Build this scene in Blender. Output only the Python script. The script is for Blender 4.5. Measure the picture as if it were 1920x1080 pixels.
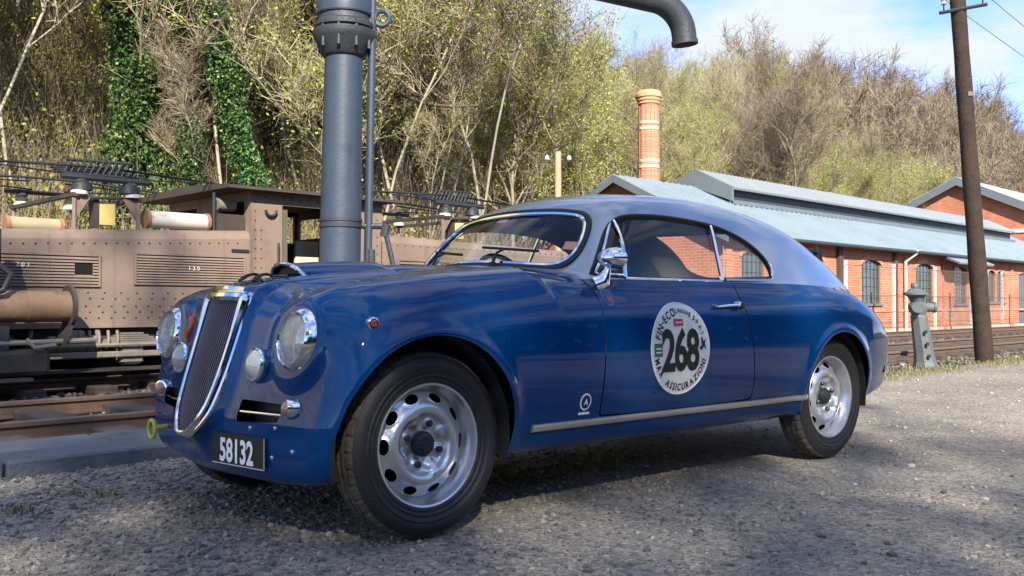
import bpy, bmesh, math, random
import numpy as np
from mathutils import Vector, Matrix, Euler
for _o in list(bpy.data.objects):
    bpy.data.objects.remove(_o)
S = bpy.context.scene
COL = S.collection
R = math.radians
PI = math.pi
rnd = random.Random(7)

# ------------------------------------------------------------------ camera
cam = bpy.data.cameras.new("camera")
cam.sensor_width = 36.0
cam.lens = 1795.16 / 1920 * 36.0
cam.clip_start = 0.05
cam.clip_end = 2000
camo = bpy.data.objects.new("camera", cam)
COL.objects.link(camo)
camo.location = (-2.0095, -3.3945, 0.8120)
camo.rotation_euler = (R(90 + 1.032), 0, R(-41.678))
S.camera = camo
# ------------------------------------------------------------------ light
SUN_AZ = 212.0      # compass-like, degrees from +Y toward +X: where the sun stands
SUN_EL = 35.0
w = bpy.data.worlds.new("World")
S.world = w
w.use_nodes = True
wn = w.node_tree
for n in list(wn.nodes):
    wn.nodes.remove(n)
sky = wn.nodes.new("ShaderNodeTexSky")
sky.sky_type = 'NISHITA'
sky.sun_disc = False
sky.sun_elevation = R(SUN_EL)
sky.sun_rotation = R(SUN_AZ)
sky.altitude = 1200
sky.air_density = 1.0
sky.dust_density = 0.1
sky.ozone_density = 3.5
tc = wn.nodes.new("ShaderNodeTexCoord")
mp = wn.nodes.new("ShaderNodeMapping")
mp.inputs['Scale'].default_value = (1.0, 1.0, 2.6)
mp.inputs['Location'].default_value = (0.75, 0.3, 0.15)
ns = wn.nodes.new("ShaderNodeTexNoise")
ns.inputs['Scale'].default_value = 3.1
ns.inputs['Detail'].default_value = 9
ns.inputs['Roughness'].default_value = 0.55
cr = wn.nodes.new("ShaderNodeValToRGB")
cr.color_ramp.elements[0].position = 0.45
cr.color_ramp.elements[1].position = 0.59
mx = wn.nodes.new("ShaderNodeMixRGB")
mx.inputs[2].default_value = (2.3, 2.5, 2.8, 1)
bg = wn.nodes.new("ShaderNodeBackground")
bg.inputs['Strength'].default_value = 0.125
wo = wn.nodes.new("ShaderNodeOutputWorld")
wn.links.new(tc.outputs['Generated'], mp.inputs[0])
wn.links.new(mp.outputs[0], ns.inputs['Vector'])
wn.links.new(ns.outputs['Fac'], cr.inputs[0])
wn.links.new(cr.outputs[0], mx.inputs[0])
tn = wn.nodes.new('ShaderNodeMixRGB')
tn.blend_type = 'MULTIPLY'
tn.inputs[0].default_value = 1.0
tn.inputs[2].default_value = (.58, .68, .93, 1)
wn.links.new(sky.outputs[0], tn.inputs[1])
wn.links.new(tn.outputs[0], mx.inputs[1])
wn.links.new(mx.outputs[0], bg.inputs['Color'])
wn.links.new(bg.outputs[0], wo.inputs[0])
sl = bpy.data.lights.new("sun", 'SUN')
sl.energy = 3.3
sl.angle = R(0.55)
sl.color = (1.0, 0.93, 0.82)
so = bpy.data.objects.new("sun", sl)
COL.objects.link(so)
_az, _el = R(SUN_AZ), R(SUN_EL)
SUN_DIR = Vector((math.sin(_az) * math.cos(_el), math.cos(_az) * math.cos(_el), math.sin(_el)))
so.rotation_euler = SUN_DIR.to_track_quat('Z', 'Y').to_euler()
so.location = (-10, -20, 30)
S.view_settings.view_transform = 'Standard'
S.view_settings.look = 'None'
S.view_settings.exposure = 1.62
S.view_settings.gamma = 1.0
S.view_settings.use_curve_mapping = False
S.cycles.max_bounces = 10
S.cycles.transparent_max_bounces = 24
S.cycles.caustics_reflective = False
S.cycles.caustics_refractive = False

# ------------------------------------------------------------------ helpers: materials
MATS = {}
def mat(name, color=(.5, .5, .5), rough=.6, metal=0.0, coat=0.0, coat_rough=.03, spec=.5, noise=None, bump=None, wear=None, streak=None):
    """procedural material. noise=(scale, amount, color2) mottles the colour; bump=(scale, strength); wear=(scale, color, lo, hi)"""
    if name in MATS:
        return MATS[name]
    m = bpy.data.materials.new(name)
    m.use_nodes = True
    nt = m.node_tree
    b = nt.nodes['Principled BSDF']
    b.inputs['Base Color'].default_value = (*color, 1)
    b.inputs['Roughness'].default_value = rough
    b.inputs['Metallic'].default_value = metal
    b.inputs['Coat Weight'].default_value = coat
    b.inputs['Coat Roughness'].default_value = coat_rough
    b.inputs['Specular IOR Level'].default_value = spec
    L = nt.links.new
    last = None
    t = nt.nodes.new('ShaderNodeTexCoord')
    if noise:
        n = nt.nodes.new('ShaderNodeTexNoise')
        n.inputs['Scale'].default_value = noise[0]
        n.inputs['Detail'].default_value = 6
        n.inputs['Roughness'].default_value = .65
        L(t.outputs['Object'], n.inputs['Vector'])
        r = nt.nodes.new('ShaderNodeValToRGB')
        r.color_ramp.elements[0].position = .5 - .5 * noise[1] + .08
        r.color_ramp.elements[1].position = .5 + .5 * noise[1] - .02
        r.color_ramp.elements[0].color = (*color, 1)
        r.color_ramp.elements[1].color = (*noise[2], 1)
        L(n.outputs['Fac'], r.inputs[0])
        last = r.outputs[0]
    if wear:
        n = nt.nodes.new('ShaderNodeTexNoise')
        n.inputs['Scale'].default_value = wear[0]
        n.inputs['Detail'].default_value = 8
        n.inputs['Roughness'].default_value = .7
        L(t.outputs['Object'], n.inputs['Vector'])
        r = nt.nodes.new('ShaderNodeValToRGB')
        r.color_ramp.elements[0].position = wear[2]
        r.color_ramp.elements[1].position = wear[3]
        L(n.outputs['Fac'], r.inputs[0])
        x = nt.nodes.new('ShaderNodeMixRGB')
        L(r.outputs[0], x.inputs[0])
        if last:
            L(last, x.inputs[1])
        else:
            x.inputs[1].default_value = (*color, 1)
        x.inputs[2].default_value = (*wear[1], 1)
        last = x.outputs[0]
    if streak:      # runs of rust or grime down the face: (scale, color, lo, hi)
        mpn = nt.nodes.new('ShaderNodeMapping')
        mpn.inputs['Scale'].default_value = (1, 1, .09)
        L(t.outputs['Object'], mpn.inputs[0])
        n = nt.nodes.new('ShaderNodeTexNoise')
        n.inputs['Scale'].default_value = streak[0]
        n.inputs['Detail'].default_value = 6
        L(mpn.outputs[0], n.inputs['Vector'])
        r = nt.nodes.new('ShaderNodeValToRGB')
        r.color_ramp.elements[0].position = streak[2]
        r.color_ramp.elements[1].position = streak[3]
        L(n.outputs['Fac'], r.inputs[0])
        x = nt.nodes.new('ShaderNodeMixRGB')
        L(r.outputs[0], x.inputs[0])
        if last: L(last, x.inputs[1])
        else: x.inputs[1].default_value = (*color, 1)
        x.inputs[2].default_value = (*streak[1], 1)
        last = x.outputs[0]
    if last:
        L(last, b.inputs['Base Color'])
    if bump:
        n = nt.nodes.new('ShaderNodeTexNoise')
        n.inputs['Scale'].default_value = bump[0]
        n.inputs['Detail'].default_value = 5
        L(t.outputs['Object'], n.inputs['Vector'])
        bp = nt.nodes.new('ShaderNodeBump')
        bp.inputs['Strength'].default_value = bump[1]
        bp.inputs['Distance'].default_value = .02
        L(n.outputs['Fac'], bp.inputs['Height'])
        L(bp.outputs[0], b.inputs['Normal'])
    MATS[name] = m
    return m

def glass_mat(name, tint=(.8, .86, .85), ior=1.5, rough=0.0, gloss=(1, 1, 1)):
    if name in MATS:
        return MATS[name]
    m = bpy.data.materials.new(name)
    m.use_nodes = True
    nt = m.node_tree
    nt.nodes.clear()
    o = nt.nodes.new('ShaderNodeOutputMaterial')
    mxs = nt.nodes.new('ShaderNodeMixShader')
    tr = nt.nodes.new('ShaderNodeBsdfTransparent')
    tr.inputs[0].default_value = (*tint, 1)
    gl = nt.nodes.new('ShaderNodeBsdfGlossy')
    gl.inputs['Roughness'].default_value = rough
    gl.inputs['Color'].default_value = (*gloss, 1)
    fr = nt.nodes.new('ShaderNodeFresnel')
    ge = nt.nodes.new('ShaderNodeNewGeometry')
    mr = nt.nodes.new('ShaderNodeMapRange')          # a thin sheet reflects alike from both of its sides
    mr.inputs[3].default_value = ior
    mr.inputs[4].default_value = 1 / ior
    nt.links.new(ge.outputs['Backfacing'], mr.inputs[0])
    nt.links.new(mr.outputs[0], fr.inputs[0])
    nt.links.new(fr.outputs[0], mxs.inputs[0])
    nt.links.new(tr.outputs[0], mxs.inputs[1])
    nt.links.new(gl.outputs[0], mxs.inputs[2])
    nt.links.new(mxs.outputs[0], o.inputs[0])
    MATS[name] = m
    return m

# ------------------------------------------------------------------ helpers: objects
def props(o, label=None, cat=None, group=None, kind=None):
    if label: o['label'] = label
    if cat: o['category'] = cat
    if group: o['group'] = group
    if kind: o['kind'] = kind
    return o

def empty(name, loc=(0, 0, 0), label=None, cat=None, group=None, rotz=0.0, kind=None):
    o = bpy.data.objects.new(name, None)
    o.empty_display_size = .1
    COL.objects.link(o)
    o.location = loc
    o.rotation_euler = (0, 0, rotz)
    return props(o, label, cat, group, kind)

def origin_of(p):
    v = Vector((0, 0, 0))
    while p is not None:
        v += p.location
        p = p.parent
    return v

def link_mesh(name, me, m=None, parent=None):
    o = bpy.data.objects.new(name, me)
    COL.objects.link(o)
    if m is not None and not me.materials:
        me.materials.append(m)
    if parent is not None:
        o.parent = parent
    return o

def copy_tree(o, parent=None):
    c = o.copy()
    COL.objects.link(c)
    c.parent = parent
    for ch in list(o.children):
        copy_tree(ch, c)
    return c

class MB:
    """collects verts and faces, then links them as one mesh object"""
    def __init__(s):
        s.v, s.f, s.sm = [], [], []
    def add(s, vs, fs, smooth=False):
        b = len(s.v)
        s.v.extend([tuple(p) for p in vs])
        s.f.extend([tuple(i + b for i in q) for q in fs])
        s.sm.extend([smooth] * len(fs))
        return s
    def box(s, c, d, rz=0.0, bevel=0.0, M=None):
        """centre c, size d"""
        x, y, z = d[0] / 2, d[1] / 2, d[2] / 2
        if bevel > 0:
            e = min(bevel, x * .9, y * .9, z * .9)
            pts = []
            for zz, ins in ((-z, e), (-z + e, 0), (z - e, 0), (z, e)):
                xx, yy = x - ins, y - ins
                for px, py in ((-xx + e, -yy), (xx - e, -yy), (xx, -yy + e), (xx, yy - e), (xx - e, yy), (-xx + e, yy), (-xx, yy - e), (-xx, -yy + e)):
                    pts.append((px, py, zz))
            fs = [tuple(range(7, -1, -1)), tuple(range(24, 32))]
            for k in range(3):
                for i in range(8):
                    j = (i + 1) % 8
                    fs.append((k * 8 + i, k * 8 + j, k * 8 + 8 + j, k * 8 + 8 + i))
        else:
            pts = [(-x, -y, -z), (x, -y, -z), (x, y, -z), (-x, y, -z), (-x, -y, z), (x, -y, z), (x, y, z), (-x, y, z)]
            fs = [(3, 2, 1, 0), (4, 5, 6, 7), (0, 1, 5, 4), (1, 2, 6, 5), (2, 3, 7, 6), (3, 0, 4, 7)]
        c0, s0 = math.cos(rz), math.sin(rz)
        out = []
        for p in pts:
            q = Vector((p[0] * c0 - p[1] * s0, p[0] * s0 + p[1] * c0, p[2]))
            if M is not None:
                q = M @ Vector(p)
            out.append(q + Vector(c))
        return s.add(out, fs)
    def tube(s, path, r, n=8, closed=False, cap=True, smooth=True, flat=1.0):
        """tube along path; r a number or list of radii"""
        P = [Vector(p) for p in path]
        k = len(P)
        rr = r if isinstance(r, (list, tuple)) else [r] * k
        vs = []
        up = None
        for i, p in enumerate(P):
            if closed:
                t = P[(i + 1) % k] - P[i - 1]
            else:
                t = P[min(i + 1, k - 1)] - P[max(i - 1, 0)]
            if t.length < 1e-9:
                t = Vector((0, 0, 1))
            t.normalize()
            if up is None:
                up = Vector((0, 0, 1)) if abs(t.z) < .9 else Vector((1, 0, 0))
            a = t.cross(up)
            if a.length < 1e-5:
                a = t.orthogonal()
            a.normalize()
            b = a.cross(t).normalized()
            up = b
            for j in range(n):
                th = 2 * PI * j / n
                vs.append(p + a * (math.cos(th) * rr[i]) + b * (math.sin(th) * rr[i] * flat))
        fs = []
        for i in range(k if closed else k - 1):
            i2 = (i + 1) % k
            for j in range(n):
                j2 = (j + 1) % n
                fs.append((i * n + j, i * n + j2, i2 * n + j2, i2 * n + j))
        if cap and not closed:
            fs.append(tuple(range(n - 1, -1, -1)))
            fs.append(tuple((k - 1) * n + j for j in range(n)))
        return s.add(vs, fs, smooth)
    def lathe(s, prof, n=32, axis='Z', c=(0, 0, 0), smooth=True, M=None, a0=0.0, a1=2 * PI, caps=True):
        """prof: list of (radius, height)"""
        full = abs(a1 - a0 - 2 * PI) < 1e-6
        m = n if full else n + 1
        vs = []
        for (r, h) in prof:
            for j in range(m):
                th = a0 + (a1 - a0) * j / n
                x, y, z = r * math.cos(th), r * math.sin(th), h
                if axis == 'Y': x, y, z = x, -z, y
                elif axis == 'X': x, y, z = -z, x, y
                q = Vector((x, y, z))
                if M is not None: q = M @ q
                vs.append(q + Vector(c))
        fs = []
        for i in range(len(prof) - 1):
            for j in range(n):
                j2 = (j + 1) % m
                fs.append((i * m + j, i * m + j2, (i + 1) * m + j2, (i + 1) * m + j))
        if full and caps:
            if prof[0][0] > 1e-6: fs.append(tuple(range(m - 1, -1, -1)))
            if prof[-1][0] > 1e-6: fs.append(tuple((len(prof) - 1) * m + j for j in range(m)))
        return s.add(vs, fs, smooth)
    def prism(s, poly, d0, d1, fn):
        """poly of 2D points extruded from d0 to d1; fn(u, v, d) -> 3D"""
        n = len(poly)
        vs = [fn(u, v, d0) for u, v in poly] + [fn(u, v, d1) for u, v in poly]
        fs = [tuple(range(n - 1, -1, -1)), tuple(range(n, 2 * n))]
        for i in range(n):
            j = (i + 1) % n
            fs.append((i, j, n + j, n + i))
        return s.add(vs, fs)
    def mesh(s, name, off=Vector((0, 0, 0)), auto=True):
        me = bpy.data.meshes.new(name)
        me.from_pydata([(p[0] - off.x, p[1] - off.y, p[2] - off.z) for p in s.v], [], s.f)
        me.polygons.foreach_set('use_smooth', s.sm)
        me.update()
        if auto:
            bm = bmesh.new()
            bm.from_mesh(me)
            bmesh.ops.recalc_face_normals(bm, faces=bm.faces)
            bm.to_mesh(me)
            bm.free()
            if any(s.sm):
                me.set_sharp_from_angle(angle=R(38))
        return me
    def build(s, name, m, parent=None, label=None, cat=None, group=None, kind=None, auto=True):
        off = origin_of(parent) if parent is not None else Vector((0, 0, 0))
        if parent is None and s.v:
            a = np.array([tuple(p) for p in s.v])
            off = Vector(((a[:, 0].min() + a[:, 0].max()) / 2, (a[:, 1].min() + a[:, 1].max()) / 2, a[:, 2].min()))
        o = link_mesh(name, s.mesh(name, off, auto), m, parent)
        if parent is None:
            o.location = off
        return props(o, label, cat, group, kind)

def np_mesh(name, V, T, m=None, parent=None, N=None, smooth=True):
    """numpy verts (world) and faces -> object; optional vertex normals"""
    off = origin_of(parent) if parent is not None else Vector((0, 0, 0))
    V = np.asarray(V, float) - np.array(off)
    me = bpy.data.meshes.new(name)
    nf, k = T.shape
    me.vertices.add(len(V))
    me.vertices.foreach_set('co', V.astype(np.float32).ravel())
    me.loops.add(nf * k)
    me.loops.foreach_set('vertex_index', T.astype(np.int32).ravel())
    me.polygons.add(nf)
    me.polygons.foreach_set('loop_start', np.arange(0, nf * k, k, dtype=np.int32))
    me.polygons.foreach_set('use_smooth', np.full(nf, smooth))
    me.update(calc_edges=True)
    me.validate()
    if N is not None and len(me.polygons) == nf:
        me.normals_split_custom_set_from_vertices([tuple(n) for n in N])
    return link_mesh(name, me, m, parent)

def text_mesh(txt, size=1.0, bold=0.0, sx=1.0, space=1.0):
    """built-in font -> (verts 2D centred, faces)"""
    cu = bpy.data.curves.new('lettering', 'FONT')
    cu.body = txt
    cu.size = size
    cu.offset = bold
    cu.resolution_u = 3
    cu.space_character = space
    cu.align_x = 'CENTER'
    o = bpy.data.objects.new('lettering', cu)
    COL.objects.link(o)
    bpy.context.view_layer.update()
    me = bpy.data.meshes.new_from_object(o.evaluated_get(bpy.context.evaluated_depsgraph_get()))
    V = np.array([v.co[:] for v in me.vertices]).reshape(-1, 3)[:, :2]
    F = [tuple(p.vertices) for p in me.polygons]
    bpy.data.objects.remove(o)
    bpy.data.curves.remove(cu)
    bpy.data.meshes.remove(me)
    if len(V):
        V[:, 0] -= (V[:, 0].min() + V[:, 0].max()) / 2
        V[:, 1] -= (V[:, 1].min() + V[:, 1].max()) / 2
        V[:, 0] *= sx
    return V, F

def refine(V, F, L):
    """triangulate 2D faces and split edges longer than L"""
    bm = bmesh.new()
    vs = [bm.verts.new((u, v, 0)) for u, v in V]
    for f in F:
        try: bm.faces.new([vs[i] for i in f])
        except ValueError: pass
    bmesh.ops.triangulate(bm, faces=bm.faces[:])
    for _ in range(6):
        es = [e for e in bm.edges if e.calc_length() > L]
        if not es: break
        bmesh.ops.subdivide_edges(bm, edges=es, cuts=1)
        bmesh.ops.triangulate(bm, faces=[f for f in bm.faces if len(f.verts) > 3])
    bm.verts.index_update()
    V2 = [(v.co.x, v.co.y) for v in bm.verts]
    F2 = [tuple(v.index for v in f.verts) for f in bm.faces]
    bm.free()
    return V2, F2

# ------------------------------------------------------------------ helpers: implicit surfaces
def smin(a, b, k):
    h = np.maximum(k - np.abs(a - b), 0.0) / k
    return np.minimum(a, b) - h * h * k * .25
def smax(a, b, k):
    return -smin(-a, -b, k)
def spl(xs, ys):
    """smooth (monotone cubic) interpolation through points"""
    xs = np.asarray(xs, float); ys = np.asarray(ys, float)
    h = np.diff(xs); d = np.diff(ys) / h
    m = np.zeros_like(ys)
    m[0], m[-1] = d[0], d[-1]
    for i in range(1, len(xs) - 1):
        if d[i - 1] * d[i] > 0:
            w1, w2 = 2 * h[i] + h[i - 1], h[i] + 2 * h[i - 1]
            m[i] = (w1 + w2) / (w1 / d[i - 1] + w2 / d[i])
    def f(x):
        x = np.clip(np.asarray(x, float), xs[0], xs[-1])
        i = np.clip(np.searchsorted(xs, x, side='right') - 1, 0, len(xs) - 2)
        t = (x - xs[i]) / h[i]
        t2, t3 = t * t, t * t * t
        return (2 * t3 - 3 * t2 + 1) * ys[i] + (t3 - 2 * t2 + t) * h[i] * m[i] + (-2 * t3 + 3 * t2) * ys[i + 1] + (t3 - t2) * h[i] * m[i + 1]
    return f
def poly_sdf(px, pz, poly):
    """signed distance to a 2D polygon, positive inside"""
    P = np.asarray(poly, float)
    d = np.full(px.shape, 1e9)
    ins = np.zeros(px.shape, bool)
    n = len(P)
    for i in range(n):
        a, b = P[i], P[(i + 1) % n]
        e = b - a
        wx, wz = px - a[0], pz - a[1]
        t = np.clip((wx * e[0] + wz * e[1]) / max(e @ e, 1e-12), 0, 1)
        d = np.minimum(d, (wx - t * e[0]) ** 2 + (wz - t * e[1]) ** 2)
        c = (a[1] > pz) != (b[1] > pz)
        xi = a[0] + (pz - a[1]) * e[0] / (e[1] if abs(e[1]) > 1e-12 else 1e-12)
        ins ^= c & (px < xi)
    d = np.sqrt(d)
    return np.where(ins, d, -d)
def chaikin(P, it=3, closed=True):
    P = [np.array(p, float) for p in P]
    for _ in range(it):
        Q = []
        n = len(P)
        if not closed: Q.append(P[0])
        for i in range(n if closed else n - 1):
            a, b = P[i], P[(i + 1) % n]
            Q += [a * .75 + b * .25, a * .25 + b * .75]
        if not closed: Q.append(P[-1])
        P = Q
    return np.array(P)

def surface_nets(F, lo, hi, h):
    ax = [np.arange(lo[i], hi[i] + h, h) for i in range(3)]
    nx, ny, nz = map(len, ax)
    G = np.empty((nx, ny, nz))
    for i0 in range(0, nx, 32):
        X, Y, Z = np.meshgrid(ax[0][i0:i0 + 32], ax[1], ax[2], indexing='ij')
        G[i0:i0 + 32] = F(X, Y, Z)
    sg = G > 0
    c = sg[:-1, :-1, :-1].astype(np.int8)
    cnt = np.zeros((nx - 1, ny - 1, nz - 1), np.int8)
    for dx in (0, 1):
        for dy in (0, 1):
            for dz in (0, 1):
                cnt += sg[dx:nx - 1 + dx, dy:ny - 1 + dy, dz:nz - 1 + dz]
    act = (cnt > 0) & (cnt < 8)
    idx = -np.ones(act.shape, np.int64)
    cells = np.argwhere(act)
    idx[act] = np.arange(len(cells))
    acc = np.zeros((len(cells), 3)); num = np.zeros(len(cells))
    cor = [(a, b, d) for a in (0, 1) for b in (0, 1) for d in (0, 1)]
    for a in cor:
        for k in range(3):
            if a[k] == 0:
                b = list(a); b[k] = 1
                ga = G[cells[:, 0] + a[0], cells[:, 1] + a[1], cells[:, 2] + a[2]]
                gb = G[cells[:, 0] + b[0], cells[:, 1] + b[1], cells[:, 2] + b[2]]
                m = (ga > 0) != (gb > 0)
                t = np.where(m, ga / np.where(ga - gb == 0, 1, ga - gb), 0)
                p = np.repeat(np.array([a], float), len(cells), 0)
                p[:, k] += t
                acc[m] += p[m]; num[m] += 1
    V = (cells + acc / num[:, None]) * h + np.array(lo)
    quads = []
    for k in range(3):
        s0 = [slice(0, n) for n in (nx, ny, nz)]; s1 = list(s0)
        s0[k] = slice(0, (nx, ny, nz)[k] - 1); s1[k] = slice(1, (nx, ny, nz)[k])
        ed = np.argwhere(sg[tuple(s0)] != sg[tuple(s1)])
        u, v = (k + 1) % 3, (k + 2) % 3
        dims = np.array([nx, ny, nz]) - 1
        ok = (ed[:, u] > 0) & (ed[:, v] > 0) & (ed[:, u] < dims[u]) & (ed[:, v] < dims[v])
        ed = ed[ok]
        flip = sg[ed[:, 0], ed[:, 1], ed[:, 2]]
        q = []
        for du, dv in ((-1, -1), (0, -1), (0, 0), (-1, 0)):
            e = ed.copy(); e[:, u] += du; e[:, v] += dv
            q.append(idx[e[:, 0], e[:, 1], e[:, 2]])
        q = np.stack(q, 1)
        q[~flip] = q[~flip][:, ::-1]
        quads.append(q)
    return V, np.concatenate(quads)

def grad(F, V, e=1e-4):
    g = np.empty_like(V)
    for k in range(3):
        d = np.zeros(3); d[k] = e
        A, B = V + d, V - d
        g[:, k] = (F(A[:, 0], A[:, 1], A[:, 2]) - F(B[:, 0], B[:, 1], B[:, 2])) / (2 * e)
    return g
def snap(F, V, it=4):
    V = V.copy()
    for _ in range(it):
        g = grad(F, V)
        f = F(V[:, 0], V[:, 1], V[:, 2])
        st = (f / np.maximum((g * g).sum(1), 1e-6))[:, None] * g
        l = np.linalg.norm(st, axis=1)
        st *= np.minimum(1, .02 / np.maximum(l, 1e-9))[:, None]
        V -= st
    return V
def clip(V, T, N, f):
    """keep f>0 part of a triangle mesh, cutting triangles on f=0"""
    s = f > 0
    c = s[T].sum(1)
    keep = T[c == 3]
    newV, newN, out = [V], [N], [keep]
    base = len(V)
    mix = T[(c == 1) | (c == 2)]
    if len(mix):
        cm = s[mix].sum(1)
        odd = np.where(cm == 1, np.argmax(s[mix], 1), np.argmin(s[mix], 1))
        r = np.arange(len(mix))
        A = mix[r, odd]; B = mix[r, (odd + 1) % 3]; C = mix[r, (odd + 2) % 3]
        E = np.concatenate([np.stack([A, B], 1), np.stack([A, C], 1)])
        Es = np.sort(E, 1)
        U, inv = np.unique(Es, axis=0, return_inverse=True)
        inv = inv.ravel()
        t = (f[U[:, 0]] / (f[U[:, 0]] - f[U[:, 1]]))[:, None]
        newV.append(V[U[:, 0]] * (1 - t) + V[U[:, 1]] * t)
        nn = N[U[:, 0]] * (1 - t) + N[U[:, 1]] * t
        newN.append(nn / np.maximum(np.linalg.norm(nn, axis=1), 1e-9)[:, None])
        ab = inv[:len(mix)] + base; ac = inv[len(mix):] + base
        one = cm == 1
        out.append(np.stack([A, ab, ac], 1)[one])
        two = ~one
        out.append(np.stack([ab, B, C], 1)[two])
        out.append(np.stack([ab, C, ac], 1)[two])
    V2 = np.concatenate(newV); N2 = np.concatenate(newN); T2 = np.concatenate(out)
    used = np.unique(T2)
    mp_ = -np.ones(len(V2), np.int64); mp_[used] = np.arange(len(used))
    return V2[used], mp_[T2], N2[used]
def mirror_mesh(V, T, N):
    M = np.array([1, -1, 1.0])
    return np.concatenate([V, V * M]), np.concatenate([T, T[:, ::-1] + len(V)]), np.concatenate([N, N * M])

# ================================================================== the yard: ground, tracks, kerb
_ta = R(86.8)
TU = Vector((math.sin(_ta), math.cos(_ta), 0))      # along the track
TN = Vector((-TU.y, TU.x, 0))                       # away from the camera, square to it
TRZ = math.atan2(TU.y, TU.x)
def tk(t, n, z=0.0):
    p = TU * t + TN * n
    return Vector((p.x, p.y, z))
def tbox(mb, t0, t1, n0, n1, z0, z1, bevel=0.0):
    mb.box(tk((t0 + t1) / 2, (n0 + n1) / 2, (z0 + z1) / 2), (abs(t1 - t0), abs(n1 - n0), abs(z1 - z0)), TRZ, bevel)
    return mb
NPR = np.random.RandomState(11)
def vnoise(x, y, seed=0):
    """cheap smooth value noise"""
    x = np.asarray(x, float); y = np.asarray(y, float)
    def hsh(i, j):
        v = np.sin(i * 127.1 + j * 311.7 + seed * 74.7) * 43758.5453
        return v - np.floor(v)
    i, j = np.floor(x), np.floor(y)
    u, v = x - i, y - j
    u = u * u * (3 - 2 * u); v = v * v * (3 - 2 * v)
    return (hsh(i, j) * (1 - u) + hsh(i + 1, j) * u) * (1 - v) + (hsh(i, j + 1) * (1 - u) + hsh(i + 1, j + 1) * u) * v

def ground_mat():
    m = bpy.data.materials.new('yard_gravel')
    m.use_nodes = True
    nt = m.node_tree; b = nt.nodes['Principled BSDF']; L = nt.links.new
    b.inputs['Roughness'].default_value = .95
    b.inputs['Specular IOR Level'].default_value = .2
    t = nt.nodes.new('ShaderNodeTexCoord')
    def noise(sc, det=8, ro=.65):
        n = nt.nodes.new('ShaderNodeTexNoise'); n.inputs['Scale'].default_value = sc; n.inputs['Detail'].default_value = det; n.inputs['Roughness'].default_value = ro
        L(t.outputs['Object'], n.inputs['Vector']); return n.outputs['Fac']
    def ramp(f, p0, c0, p1, c1):
        r = nt.nodes.new('ShaderNodeValToRGB'); e = r.color_ramp.elements
        e[0].position, e[1].position = p0, p1; e[0].color, e[1].color = (*c0, 1), (*c1, 1); L(f, r.inputs[0]); return r.outputs[0]
    def mix(f, a, c, mode='MIX'):
        x = nt.nodes.new('ShaderNodeMixRGB'); x.blend_type = mode
        if isinstance(f, float): x.inputs[0].default_value = f
        else: L(f, x.inputs[0])
        L(a, x.inputs[1]); L(c, x.inputs[2]); return x.outputs[0]
    base = ramp(noise(.55), .40, (.30, .272, .232), .62, (.44, .398, .33))
    grit = ramp(noise(55, 6, .8), .32, (.35, .35, .36), .70, (1.25, 1.23, 1.18))
    c = mix(1.0, base, grit, 'MULTIPLY')
    v = nt.nodes.new('ShaderNodeTexVoronoi'); v.inputs['Scale'].default_value = 42; L(t.outputs['Object'], v.inputs['Vector'])
    peb = ramp(v.outputs['Color'], .1, (.55, .55, .57), .9, (1.3, 1.28, 1.22))
    c = mix(.75, c, mix(1.0, c, peb, 'MULTIPLY'))
    L(c, b.inputs['Base Color'])
    bp = nt.nodes.new('ShaderNodeBump'); bp.inputs['Strength'].default_value = .9; bp.inputs['Distance'].default_value = .012
    hh = nt.nodes.new('ShaderNodeMath'); hh.operation = 'ADD'
    L(noise(38, 6, .75), hh.inputs[0]); L(v.outputs['Distance'], hh.inputs[1])
    L(hh.outputs[0], bp.inputs['Height']); L(bp.outputs[0], b.inputs['Normal'])
    return m
# fine near sheet inside a coarse sheet that reaches the horizon
def sheet(name, x0, x1, y0, y1, nx, ny, zf, m, kind='structure', label=None):
    xs, ys = np.linspace(x0, x1, nx), np.linspace(y0, y1, ny)
    X, Y = np.meshgrid(xs, ys, indexing='ij')
    V = np.stack([X, Y, zf(X, Y)], -1).reshape(-1, 3)
    i = np.arange(nx * ny).reshape(nx, ny)
    Q = np.stack([i[:-1, :-1], i[1:, :-1], i[1:, 1:], i[:-1, 1:]], -1).reshape(-1, 4)
    o = np_mesh(name, V, Q, m)
    return props(o, label, None, None, kind)
def n_of(x, y): return x * TN.x + y * TN.y
def t_of(x, y): return x * TU.x + y * TU.y
def yard_z(x, y):
    n = n_of(x, y)
    z = -.004 + .012 * (vnoise(x * 1.3, y * 1.3, 1) - .5) + .010 * (vnoise(x * 4, y * 4, 2) - .5)
    near = np.clip(1 - np.hypot(x - 1.3, y) / 3.2, 0, 1)
    z = z * (1 - near * .6) - .002
    return np.where(n > 1.72, -.16, z)       # dips into the track bed past the kerb line
GM = ground_mat()
sheet('ground', -14, 30, -14, 3.9, 300, 140, yard_z, GM)
sheet('terrain', -500, 700, -500, 700, 60, 60, lambda x, y: x * 0 - .30, mat('far_earth', (.10, .09, .06), rough=1.0, noise=(.05, .9, (.07, .085, .03))))

# track bed of dark ballast
BAL = mat('ballast', (.060, .052, .045), rough=1.0, noise=(26, .9, (.17, .145, .12)), bump=(40, 1.0))
def bed_z(t, n): return -.10 + .05 * (vnoise(t * 5, n * 5, 4) - .5)
nx, ny = 700, 90
Tg, Ng = np.meshgrid(np.linspace(-16, 90, nx), np.linspace(1.60, 11.5, ny), indexing='ij')
Zg = bed_z(Tg, Ng); Zg[:, 0] = -.2
V = np.stack([TU.x * Tg + TN.x * Ng, TU.y * Tg + TN.y * Ng, Zg], -1).reshape(-1, 3)
i = np.arange(nx * ny).reshape(nx, ny)
o = np_mesh('track_bed', V, np.stack([i[:-1, :-1], i[1:, :-1], i[1:, 1:], i[:-1, 1:]], -1).reshape(-1, 4), BAL)
props(o, kind='structure')

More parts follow.
